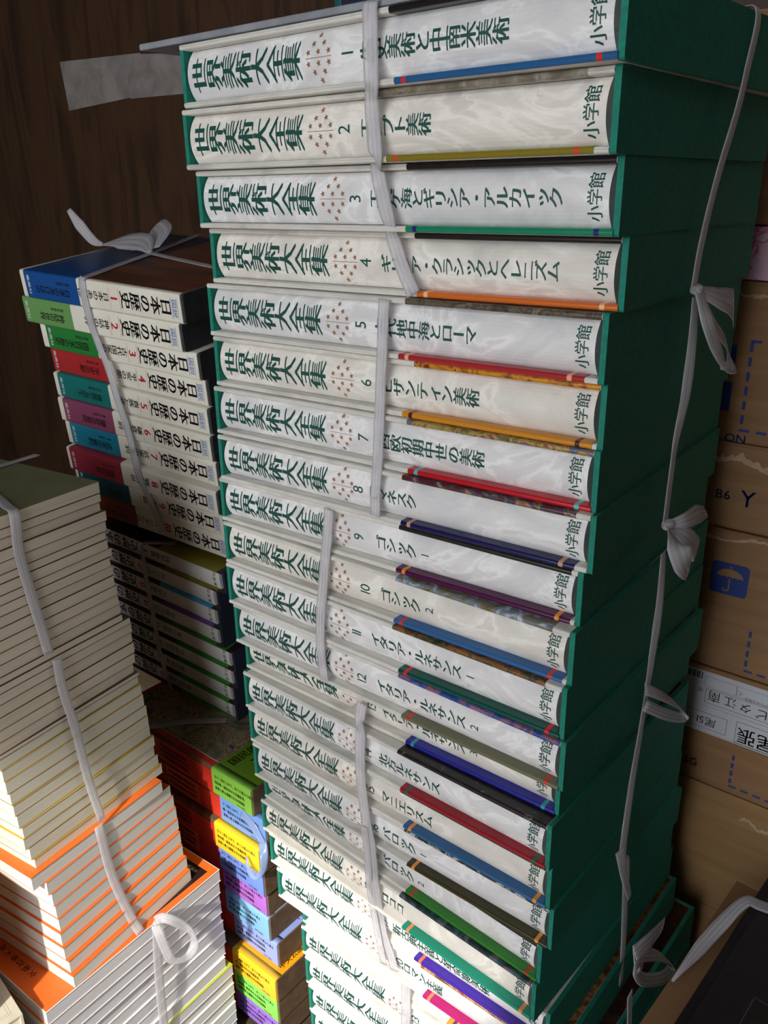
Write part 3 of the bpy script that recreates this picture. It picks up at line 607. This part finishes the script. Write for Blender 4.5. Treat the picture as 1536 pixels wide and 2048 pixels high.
# left pile
q1 = tie('clear plastic tape over the upper half of the tall paperback pile')
ribbon('strand', q1, [[-0.585, -0.115, -0.3856], [-0.48, -0.133, -0.3856], [-0.40, -0.147, -0.3856], [-0.335, -0.1600, -0.3854], [-0.3145, -0.1637, -0.3885], [-0.3165, -0.165, -0.4261], [-0.3155, -0.162, -0.467], [-0.3150, -0.1573, -0.5103], [-0.3145, -0.1542, -0.5425]], 0.0105, [TZ, TZ, TZ, TZ, (0.7, 0, 0.7), RX, RX, RX, RX])
ribbon('strand', q1, [[-0.455, -0.20, -0.3853], [-0.461, -0.115, -0.3853], [-0.470, -0.052, -0.3856]], 0.0105, TZ)
q2 = tie('clear plastic tape over the yellow-edged half of the tall paperback pile')
ribbon('strand', q2, [[-0.3135, -0.1476, -0.5502], [-0.3125, -0.1476, -0.5846], [-0.3115, -0.1417, -0.637], [-0.3105, -0.1373, -0.7043], [-0.309, -0.1298, -0.7651]], 0.010, RX)
q3 = tie('clear plastic tape over the orange-edged paperbacks')
ribbon('strand', q3, [[-0.3085, -0.1354, -0.7675], [-0.306, -0.1309, -0.841], [-0.2955, -0.121, -0.905], [-0.287, -0.117, -0.926]], 0.011, RX)
q4 = tie('clear plastic tape round the white-edged books with a big shiny loop')
ribbon('strand', q4, [[-0.2808, -0.0985, -0.9215], [-0.2805, -0.1049, -0.9937], [-0.281, -0.1075, -1.0826], [-0.281, -0.108, -1.2]], 0.0125, RX)
knot(q4, (-0.278, -0.1, -0.918), 0.005)
ribbon('bow_loop', q4, [[-0.278, -0.102, -0.915], [-0.266, -0.098, -0.905], [-0.256, -0.088, -0.913], [-0.254, -0.073, -0.939], [-0.257, -0.066, -0.966], [-0.262, -0.074, -0.985], [-0.266, -0.092, -0.979], [-0.266, -0.1, -0.955], [-0.268, -0.104, -0.93], [-0.276, -0.103, -0.918]], 0.011, [(1, 0, 1), (0.7, -0.3, 0.9), (0.2, -0.9, 0.2), (0.8, -0.5, 0), (1, -0.5, 0), (1, -0.3, 0.3)])
# upper left bundle
def HP(x, y, z): return tuple(HB @ Vector((x, y, z)))
hF = tuple(HB.to_3x3() @ Vector((0, -1, 0))); hT = tuple(HB.to_3x3() @ Vector((0, 0, 1)))
h1 = tie('clear plastic tape crossed over the upper left history books, frayed ends on the lid')
ribbon('strand', h1, [HP(0.06, 0.25, 0.002), HP(0.092, 0.122, 0.0015), HP(0.1165, 0.008, 0.0015), HP(0.1170, -0.0085, -0.003), HP(0.1171, -0.0095, -0.0412), HP(0.1207, -0.0075, -0.0749), HP(0.1293, -0.006, -0.1089), HP(0.1362, -0.006, -0.1508), HP(0.1453, -0.006, -0.197), HP(0.1528, -0.0095, -0.249), HP(0.1624, -0.006, -0.2874), HP(0.1754, -0.006, -0.3336)], 0.0125, [hT, hT, hT, hF, hF, hF, hF, hF, hF, hF, hF])
ribbon('strand', h1, [HP(0.093, 0.124, 0.003), HP(0.16, 0.114, 0.0018), HP(0.229, 0.102, 0.0016), HP(0.287, 0.094, 0.001)], 0.011, hT)
knot(h1, HP(0.093, 0.124, 0.004), 0.0045)
ribbon('tail', h1, [HP(0.092, 0.1241, 0.004), HP(0.06, 0.142, 0.010), HP(0.02, 0.145, 0.008), HP(-0.0116, 0.1338, 0.003)], 0.02, [(0, -0.5, 1), (0, -0.6, 0.8), (0, -0.5, 1)], widths=[0.008, 0.036, 0.034, 0.005])
ribbon('tail', h1, [HP(0.09, 0.135, 0.006), HP(0.075, 0.165, 0.018), HP(0.04, 0.19, 0.02), HP(0.022, 0.2, 0.016)], 0.02, [(0, -0.6, 0.8), (0, -0.7, 0.7)], widths=[0.016, 0.034, 0.034, 0.02])
ribbon('tail', h1, [HP(-0.0116, 0.1338, 0.003), HP(-0.03, 0.1335, 0.0076), HP(-0.051, 0.133, 0.0263), HP(-0.068, 0.133, 0.046)], 0.012, [(0.3, -1, 0.3), (0.5, -0.8, 0.3)], widths=[0.005, 0.013, 0.015, 0.007])
def NP(x, y, z): return tuple(NB @ Vector((x, y, z)))
nF = tuple(NB.to_3x3() @ Vector((0, -1, 0)))
h2 = tie('clear plastic tape over the shaded lower history books')
ribbon('strand', h2, [NP(0.19, 0.02, 0.001), NP(0.16, 0.004, 0.0006), NP(0.1509, -0.0065, -0.002), NP(0.1469, -0.0075, -0.0341), NP(0.1444, -0.0075, -0.0844), NP(0.1442, -0.0075, -0.1272), NP(0.1416, -0.0075, -0.1723), NP(0.1439, -0.007, -0.2077), NP(0.1515, -0.007, -0.25)], 0.0105, [TZ, TZ, nF, nF, nF, nF])
h3 = tie('clear plastic tape over the lid of the topmost red box')
ribbon('strand', h3, [(-0.478, 0.041, -0.806), (-0.467, 0.055, -0.8095), (-0.44, 0.09, -0.8095), (-0.40, 0.125, -0.8095)], 0.012, TZ)
h4 = tie('bluish plastic tape knotted over the blue-banded red box')
BTAPE = mat('bluish_tape', (150, 176, 222), 0.2, alpha=0.5)
ribbon('strand', h4, [(-0.285, 0.0455, -0.858), (-0.262, 0.0445, -0.868), (-0.244, 0.043, -0.886)], 0.012, (0, -1, 0.2), tape=BTAPE)
ribbon('bow_loop', h4, [(-0.246, 0.044, -0.882), (-0.236, 0.036, -0.893), (-0.232, 0.03, -0.908), (-0.241, 0.024, -0.922), (-0.256, 0.026, -0.919), (-0.268, 0.0335, -0.911)], 0.01, [(0.4, -1, 0), (1, -0.4, 0), (0.6, -0.6, 0.5), (0, -0.8, 0.6)], widths=[0.013, 0.011, 0.009, 0.008, 0.006, 0.003], tape=BTAPE)

# ------------------------------------------------------------------ cardboard cartons along the back, right of the tall stack
CARD = noisy('cardboard', [(0.3, (140, 104, 70)), (0.7, (158, 120, 82))], (4, 4, 60), 1.5, 5, 0.3, 0.75, True, 0.1)
CARDL = noisy('pale_cardboard', [(0.3, (152, 116, 74)), (0.7, (168, 132, 88))], (4, 4, 60), 1.5, 5, 0.3, 0.75, True, 0.1)
TORN = noisy('torn_cardboard', [(0.3, (176, 146, 116)), (0.7, (206, 180, 152))], (30, 30, 30), 1.5, 5, 0.3, 0.85)
PBLUE = mat('carton_blue_print', (34, 58, 132), 0.6)
CY = 0.36
def carton(label, z0, z1, x0=-0.12, x1=0.55, y0=CY, y1=0.60, m_=CARD, flap=True, group='cardboard cartons behind the tall stack'):
    r = thing('carton', label, 'box', (x0, y0, z0), 0, group)
    w, d, h = x1 - x0, y1 - y0, z1 - z0
    mb = MB(); mb.box(0, w, 0, d, 0, h - 0.0006, m_); o = mb.build('carton_body', r); bevel(o, 0.003, 2)
    if flap:
        mb = MB(); mb.box(0.002, w - 0.002, -0.0006, d / 2, h - 0.0035, h - 0.0002, m_); bevel(mb.build('top_flap', r), 0.001, 1)
    return r
def prints(r, x0, z0, name='print'):
    return MB(), (lambda u, v: (u - x0, -0.0004, v - z0))
def quad(mb, P, u0, u1, v0, v1, m_): mb.add([P(u0, v0), P(u1, v0), P(u1, v1), P(u0, v1)], [(0, 1, 2, 3)], m_)
def dashes(mb, P, a, b, n, w, m_):
    for k in range(n):
        f0, f1 = k / n, (k + 0.62) / n
        p, q = [a[j] + (b[j] - a[j]) * f0 for j in (0, 1)], [a[j] + (b[j] - a[j]) * f1 for j in (0, 1)]
        if abs(a[0] - b[0]) > abs(a[1] - b[1]): quad(mb, P, p[0], q[0], p[1] - w / 2, p[1] + w / 2, m_)
        else: quad(mb, P, p[0] - w / 2, p[0] + w / 2, min(p[1], q[1]), max(p[1], q[1]), m_)
def torn(r, pts, z_off=0.0):
    rg = random.Random(len(pts) * 31 + int(pts[0][1] * 1e4)); fine = []
    for (a, b, h), (a2, b2, h2) in zip(pts, pts[1:]):
        for q in range(4):
            t = q / 4; fine.append((a + (a2 - a) * t, b + (b2 - b) * t + rg.uniform(-0.0012, 0.0008), max(0.0012, (h + (h2 - h) * t) * rg.uniform(0.35, 0.75))))
    mb = MB(); top = [(u, -0.0012, v + h) for u, v, h in fine]; bot = [(u, -0.0012, v) for u, v, h in fine]; n = len(fine)
    mb.add(top + bot + [(a, 0.0002, b) for a, _, b in top] + [(a, 0.0002, b) for a, _, b in bot], [(k, k + 1, n + k + 1, n + k) for k in range(n - 1)] + [(k, 2 * n + k, 2 * n + k + 1, k + 1) for k in range(n - 1)], TORN)
    return mb.build('torn_edge', r)
X0 = -0.12
ZA0, ZA1, ZB0, ZC0, ZC1, ZD0 = -0.357, -0.196, -0.437, -0.620, -0.452, -0.775
rE = carton('plain cardboard carton at the floor behind the tall stack, under the labelled one', FLOOR, ZD0 - 0.0005, m_=CARDL)
mb, P = prints(rE, X0, FLOOR); quad(mb, P, 0.1, 0.5, -0.948, -0.9472, mat('carton_seam', (86, 64, 44), 0.8)); mb.build('carton_seam', rE)
torn_e = [(0.235 + 0.01 * k, 0.430 + 0.004 * math.sin(k * 2.1) - 0.001 * k, 0.007 + 0.005 * abs(math.sin(k * 1.7))) for k in range(9)]
torn(rE, [(a + 0.12, b, h) for a, b, h in torn_e])
rD = carton('cardboard carton with a white address label upside down', ZD0, ZC0 - 0.0005)
mb, P = prints(rD, X0, ZD0)
LABEL = mat('label_paper', (206, 208, 214), 0.5)
quad(mb, P, 0.135, 0.46, -0.706, -0.626, LABEL)
P2 = lambda u, v: (u - X0, -0.0007, v - ZD0)
upside = lambda x, z: (lambda u, v: (x - u, -0.0008, z - v))
def lb(x, z): return upside(x - X0, z - ZD0)
GREYI = mat('grey_ink', (96, 98, 104), 0.6)
line(mb, '南', lb(0.187, -0.655), BLACKINK, 0.015, 0.015); line(mb, '江', lb(0.205, -0.655), BLACKINK, 0.014, 0.014); line(mb, 'タ', lb(0.222, -0.656), BLACKINK, 0.015, 0.013); line(mb, 'ピ', lb(0.24, -0.657), BLACKINK, 0.015, 0.014); line(mb, 'ア', lb(0.258, -0.657), BLACKINK, 0.015, 0.014)
line(mb, '尾51', lb(0.182, -0.69), BLACKINK, 0.0135, 0.0125, True, (0,), 0, 0, 1.0)
line(mb, '尾張', lb(0.238, -0.692), BLACKINK, 0.021, 0.022, True, (0, 0.02))
line(mb, '様', lb(0.171, -0.651), GREYI, 0.006, 0.006); line(mb, 'C', lb(0.214, -0.640), GREYI, 0.006, 0.006)
line(mb, 'アピタ江南店', lb(0.232, -0.6445), GREYI, 0.0042, 0.0042)
for k in range(14): quad(mb, P2, 0.148 + 0.0017 * k, 0.148 + 0.0017 * k + (0.0011 if k % 3 else 0.0005), -0.637, -0.6285, BLACKINK)
def frame(u0, u1, v0, v1, w=0.0005, m_=GREYI):
    for a in ((u0, u1, v0, v0 + w), (u0, u1, v1 - w, v1), (u0, u0 + w, v0, v1), (u1 - w, u1, v0, v1)): quad(mb, P2, *a, m_)
frame(0.177, 0.275, -0.666, -0.647); frame(0.160, 0.205, -0.700, -0.679); frame(0.215, 0.30, -0.704, -0.676); frame(0.152, 0.35, -0.7045, -0.67, 0.0003); frame(0.175, 0.21, -0.645, -0.632, 0.0003); frame(0.21, 0.35, -0.645, -0.632, 0.0003)
mb.build('address_label', rD)
mb, P = prints(rD, X0, ZD0)
line(mb, 'BSG', lambda u, v: (0.166 - X0 + u, -0.0004, -0.750 - ZD0 + v), PBLUE, 0.014, 0.014, True, (0, .03))
dashes(mb, P, (0.2175, -0.722), (0.2175, -0.764), 4, 0.003, PBLUE); dashes(mb, P, (0.2165, -0.764), (0.34, -0.766), 9, 0.0025, PBLUE)
mb.build('carton_print', rD)
rC = carton('cardboard carton printed with a blue umbrella mark', ZC0, ZC1 - 0.0005, y0=0.3605)
mb, P = prints(rC, X0, ZC0)
# umbrella square with rounded corners, the umbrella cut out in card colour
def disc(mb, P, cx_, cz_, rx, rz, a0, a1, n, m_, centre=None):
    pts = [centre or (cx_, cz_)] + [(cx_ + rx * math.cos(math.radians(a0 + (a1 - a0) * k / n)), cz_ + rz * math.sin(math.radians(a0 + (a1 - a0) * k / n))) for k in range(n + 1)]
    mb.add([P(*p) for p in pts], [(0, k, k + 1) for k in range(1, n + 1)], m_)
ux0, ux1, uz0, uz1, rr = 0.1645, 0.2045, -0.5265, -0.4895, 0.005
quad(mb, P, ux0 + rr, ux1 - rr, uz0, uz1, PBLUE); quad(mb, P, ux0, ux0 + rr, uz0 + rr, uz1 - rr, PBLUE); quad(mb, P, ux1 - rr, ux1, uz0 + rr, uz1 - rr, PBLUE)
for (a, b, s) in ((ux0 + rr, uz0 + rr, 180), (ux1 - rr, uz0 + rr, 270), (ux1 - rr, uz1 - rr, 0), (ux0 + rr, uz1 - rr, 90)): disc(mb, P, a, b, rr, rr, s, s + 90, 5, PBLUE)
PC = lambda u, v: (u - X0, -0.0008, v - ZC0)
PD = lambda u, v: (u - X0, -0.0011, v - ZC0)
ucx, ucz = 0.185, -0.5065
disc(mb, PC, ucx, ucz, 0.0145, 0.0105, 0, 180, 20, CARD)
for k in range(5): disc(mb, PD, ucx - 0.0145 + 0.0029 + 0.0058 * k, ucz - 0.0002, 0.0029, 0.0019, 0, 180, 8, PBLUE)
quad(mb, PC, ucx - 0.0008, ucx + 0.0008, ucz - 0.0125, ucz + 0.0005, CARD)
for k in range(8):
    a0, a1 = math.radians(180 + 22.5 * k), math.radians(180 + 22.5 * (k + 1))
    ring = [(ucx - 0.003 + r_ * math.cos(a), ucz - 0.0125 + r_ * math.sin(a)) for a in (a0, a1) for r_ in (0.0022, 0.0038)]
    mb.add([PC(*p) for p in ring], [(0, 1, 3, 2)], CARD)
quad(mb, PC, ucx - 0.0008, ucx + 0.0008, ucz + 0.0115, ucz + 0.0135, CARD)
mb.build('umbrella_mark', rC)
mb, P = prints(rC, X0, ZC0)
dashes(mb, P, (0.2145, -0.562), (0.2145, -0.61), 4, 0.003, PBLUE); dashes(mb, P, (0.2135, -0.611), (0.34, -0.613), 9, 0.0025, PBLUE)
mb.build('carton_print', rC)
torn(rC, [(u, 0.158 + 0.003 * math.sin(u * 60), 0.004 + 0.003 * abs(math.sin(u * 171))) for u in [0.26 + 0.012 * k for k in range(24)]])
rB = carton('cardboard carton lettered B6 Y, second below the pink one', ZB0 - 0.0150, ZA0 - 0.0005, y0=0.362)
mb, P = prints(rB, X0, ZB0 - 0.015)
for s_, x_, sz in (('B6', 0.1655, 0.0145), ('Y', 0.1905, 0.025)):
    line(mb, s_, lambda u, v, x_=x_: (x_ - X0 + u, -0.0004, -0.4145 - ZB0 + 0.015 + v), PBLUE, sz, sz, True, (0, 0.03))
mb.build('carton_print', rB)
torn(rB, [(u, 0.073 - 0.12 * max(0, u - 0.3) + 0.003 * math.sin(u * 90), 0.008 + 0.006 * abs(math.sin(u * 131))) for u in [0.27 + 0.01 * k for k in range(20)]])
rA = carton('cardboard carton with blue dashed frame, directly below the pink one', ZA0, ZA1 - 0.0005)
mb, P = prints(rA, X0, ZA0)
dashes(mb, P, (0.1745, -0.254), (0.1745, -0.342), 6, 0.0033, PBLUE); dashes(mb, P, (0.173, -0.343), (0.34, -0.345), 10, 0.0028, PBLUE); dashes(mb, P, (0.173, -0.253), (0.34, -0.253), 10, 0.0028, PBLUE)
for z_ in (-0.258, -0.295): quad(mb, P, 0.148, 0.1605, z_ - 0.03, z_, PBLUE)
line(mb, 'ON', lambda u, v: (0.170 - X0 + u, -0.0004, -0.352 - ZA0 + v), PBLUE, 0.014, 0.012, True, (0, .04))
mb.build('carton_print', rA)
torn(rA, [(u, 0.1475 + 0.002 * math.sin(u * 80), 0.004 + 0.004 * abs(math.sin(u * 111))) for u in [0.27 + 0.012 * k for k in range(20)]])
PINKM = noisy('pink_printed_paper', [(0.42, (214, 176, 196)), (0.55, (226, 190, 208)), (0.6, (196, 66, 132)), (0.64, (222, 186, 204))], (40, 10, 60), 1.4, 4, 0.4, 0.5)
rP = carton('carton wrapped in pink printed paper', ZA1, -0.1455, m_=PINKM, y0=0.362, flap=False)
rZ = carton('topmost plain cardboard carton behind the tall stack', -0.145, 0.036)
bm = bmesh.new(); bmesh.ops.create_icosphere(bm, subdivisions=4, radius=1.0)
for v in bm.verts:
    n_ = 1 + 0.10 * math.sin(v.co.x * 9 + v.co.y * 5) + 0.08 * math.sin(v.co.y * 13 + v.co.z * 7) + 0.05 * math.sin(v.co.x * 23 - v.co.z * 17)
    v.co = Vector((0.28 + v.co.x * 0.15 * n_, 0.47 + v.co.y * 0.10 * n_, 0.0365 + max(0.0, (v.co.z + 0.75)) * 0.04 * n_))
me = bpy.data.meshes.new('plastic_bag'); bm.to_mesh(me); bm.free()
for p in me.polygons: p.use_smooth = True
me.materials.append(mat('grey_plastic', (176, 182, 190), 0.22, alpha=0.8))
o = bpy.data.objects.new('plastic_bag', me); COL.objects.link(o); tag(o, 'crumpled silvery plastic bag on the topmost carton', 'bag')

# ------------------------------------------------------------------ black albums tied on a card, lower right
BLK1 = noisy('black_album_cloth', [(0.3, (26, 24, 27)), (0.7, (36, 34, 38))], (1, 1, 1), 150, 3, 0, 0.6)
by = math.radians(-3.2)
def flat(name, label, cat, x0, x1, y0, y1, z0, z1, m_, rz=by, bv=0.002, group=None):
    r = thing(name, label, cat, (x0, y0, z0), rz, group); mb = MB(); mb.box(0, x1 - x0, 0, y1 - y0, 0, z1 - z0, m_)
    return r, bevel(mb.build('body', r), bv, 2)
mb = MB(); mb.box(0, 0.30, 0, 0.36, 0, 0.865 - 0.83 + 0.0, CARD)
rS = thing('carton', 'low carton under the black albums at lower right', 'box', (0.262, -0.05, FLOOR), by); mb = MB(); mb.box(0, 0.33, 0, 0.33, 0, -0.832 - FLOOR, CARD); bevel(mb.build('carton_body', rS), 0.003)
mb = MB(); mb.box(0, 0.36, 0, 0.345, 0, 0.004, CARD); o = mb.build('cardboard_sheet'); o.matrix_world = Matrix.Translation((0.2385, -0.055, -0.8318)) @ Matrix.Rotation(by, 4, 'Z')
tag(o, 'brown cardboard sheet sticking out under the black albums', 'cardboard')
def album(label, x0, y0, z0, z1, w, d):
    r = thing('album', label, 'book', (x0, y0, z0), by, 'black albums tied at lower right'); h = z1 - z0
    mb = MB(); mb.box(0, w, 0, d, 0, 0.0025, BLK1); mb.box(0, w, 0, d, h - 0.0027, h - 0.0002, BLK1); mb.box(w - 0.003, w, 0, d, 0.002, h - 0.002, BLK1); bevel(mb.build('cover', r), 0.0008, 1)
    mb = MB(); mb.box(0.004, w - 0.004, 0.004, d - 0.004, 0.0025, h - 0.0027, mat('dark_pages', (44, 42, 44), 0.8)); mb.build('page_block', r)
    return r, h
rA1, h1_ = album('black album, lower of the tied pair, sticking out to the left', 0.268, -0.045, -0.8276, -0.806, 0.30, 0.365)
rA2, h2_ = album('black album with thin ruled frame, upper of the tied pair', 0.2815, -0.04, -0.8058, -0.785, 0.30, 0.365)
mb = MB(); FR_ = mat('album_frame', (84, 92, 90), 0.5)
for a in ((0.012, 0.27, 0.058, 0.0588), (0.034, 0.27, 0.155, 0.1556), (0.034, 0.0348, 0.105, 0.155), (0.034, 0.27, 0.105, 0.1056)): mb.box(a[0], a[1], a[2], a[3], h2_ - 0.0003, h2_, FR_)
mb.build('ruled_frame', rA2)
s1 = tie('broad white plastic strap over the black albums at lower right')
ribbon('strand', s1, [(0.47, 0.248, -0.7835), (0.36, 0.232, -0.7832), (0.30, 0.2215, -0.7832), (0.2835, 0.2175, -0.7838), (0.272, 0.187, -0.795), (0.263, 0.155, -0.806), (0.2565, 0.128, -0.815), (0.252, 0.118, -0.824)], 0.0145, [TZ, TZ, TZ, (-0.1, 0, 1), (0.5, -0.5, 0.7), (0.5, -0.6, 0.5), (0.6, -0.4, 0.3)], widths=[0.0145, 0.0145, 0.0145, 0.013, 0.013, 0.013, 0.006, 0.003])

# ------------------------------------------------------------------ things at the edges
MAROON = noisy('maroon_cloth', [(0.3, (74, 40, 38)), (0.7, (92, 52, 48))], (1, 1, 1), 60, 4, 0, 0.7)
zz = -0.225
mz = [(-0.0416, -0.0806, -.698), (-0.0808, -0.1268, -.692), (-0.127, -0.1838, -.688), (-0.184, -0.24, -.684)]
for i, (a, b, x) in enumerate(mz):
    r = thing('maroon_case', 'dull maroon book case behind the tall stack, %s of four' % ORD[i], 'book', (x, 0.40, b), 0, 'maroon cases behind the tall stack')
    mb = MB(); mb.box(0, 0.3, 0.002, 0.22, 0, a - b - 0.0004, MAROON); bevel(mb.build('slipcase', r), 0.003)
    mb = MB(); mb.box(0.005, 0.295, -0.0004, 0.003, 0.004, a - b - 0.004, MAROON); mb.build('spine', r)
rM = carton('cardboard carton holding up the maroon cases', FLOOR, -0.2405, -0.69, -0.385, 0.42, 0.62)
rQ = carton('cardboard carton behind the tall stack under the blue case', FLOOR, 0.0845, -0.375, -0.125, 0.385, 0.60)
r = thing('blue_case', 'dark blue case with teal end, behind the top of the tall stack', 'box', (-0.392, 0.39, 0.085))
mb = MB(); mb.box(0.012, 0.26, 0, 0.2, 0, 0.16, mat('dark_blue_cloth', (26, 34, 56), 0.6)); bevel(mb.build('case_body', r), 0.002)
mb = MB(); mb.box(0, 0.0118, 0.0, 0.2, 0.0, 0.16, mat('teal_end', (24, 84, 96), 0.6)); bevel(mb.build('case_end', r), 0.002)
# packing tape and paper on the plywood
def strip(name, label, pts, m_, dy):
    mb = MB(); Y = WALLY - dy
    mb.add([(x, Y, z_) for x, z_ in pts] + [(x, Y + 0.0004, z_) for x, z_ in pts], [(0, 1, 2, 3), (7, 6, 5, 4), (0, 4, 5, 1), (1, 5, 6, 2), (2, 6, 7, 3), (3, 7, 4, 0)], m_)
    return tag(mb.build(name), label, 'tape')
PT = noisy('old_packing_tape', [(0.35, (150, 142, 138)), (0.65, (182, 174, 170))], (14, 14, 14), 1.6, 5, 0.6, 0.35, True, 0.4, alpha=0.62)
strip('packing_tape', 'wrinkled strip of old packing tape on the plywood, left part', [(-1.405, 0.158), (-1.393, 0.062), (-1.13, 0.074), (-1.12, 0.148)], PT, 0.0010)
strip('packing_tape', 'paler strip of old packing tape on the plywood, beside the tall stack', [(-1.17, 0.150), (-1.165, 0.070), (-0.93, 0.066), (-0.93, 0.130)], PT, 0.0018)
# cream hardcovers at the lower left corner
CB = noisy('cream_book_cloth', [(0.3, (206, 200, 178)), (0.7, (220, 214, 194))], (1, 1, 1), 40, 4, 0, 0.6)
ca = math.radians(-7)
nC = 13; cz = -0.905; hC = (cz - FLOOR) / nC
for i in range(nC):
    z0 = cz - hC * (i + 1)
    M = Matrix.Translation((-0.279, -0.2665, z0)) @ Matrix.Rotation(ca + math.radians(random.uniform(-.4, .4) if i else 0), 4, 'Z')
    r = thing('cream_hardcover', 'cream cloth hardcover with ruled frame at the lower left corner, top of its pile' if i == 0 else 'cream cloth hardcover in the lower left corner pile, %s from its top' % ORD[i], 'book', matrix=M, group='cream hardcovers at the lower left')
    mb = MB(); h = hC - 0.0003
    mb.box(-0.118, 0, -0.15, 0, 0, 0.002, CB); mb.box(-0.118, 0, -0.15, 0, h - 0.002, h, CB); mb.box(-0.118, 0, -0.003, 0, 0.002, h - 0.002, CB)
    if i == 0:
        for a in ((-0.11, -0.008, -0.0085, -0.0081), (-0.11, -0.008, -0.0112, -0.0108), (-0.0084, -0.008, -0.14, -0.0081), (-0.0112, -0.0108, -0.14, -0.0108)): mb.box(a[0], a[1], a[2], a[3], h - 0.0003, h + 0.00008, BLACKINK)
        line(mb, 'KOKO', lambda u, v: (-0.016 - v, -0.045 + u, h + 0.0001), BLACKINK, 0.006, 0.006)
    bevel(mb.build('cover', r), 0.0007, 1)
    mb = MB(); mb.box(-0.115, -0.003, -0.147, -0.003, 0.002, h - 0.002, CREAMP); mb.build('page_block', r)
# carton added outside the view to shade the near side of the left pile
carton('tall carton added out of view to shade the left pile', FLOOR, -0.62, -0.70, -0.244, -0.90, -0.472, group='unseen cartons added for shade')
carton('small carton added out of view for shade, on the cream hardcovers', cz, -0.74, -0.45, -0.2925, -0.462, -0.31, group='unseen cartons added for shade')  # unseen carton added to deepen the shade on the left pile

# unseen cartons added behind the viewer, blocking daylight as the viewer's body would
zc_ = FLOOR
for k, nm_ in enumerate(('lowest', 'second', 'third', 'top')):
    r = carton('unseen carton added to block daylight on the right, %s of the pile' % nm_, zc_, zc_ + 0.371, 0.55 + 0.006 * (k % 2), 1.22, -1.36, -0.93, group='unseen cartons added for shade')
    zc_ += 0.3715
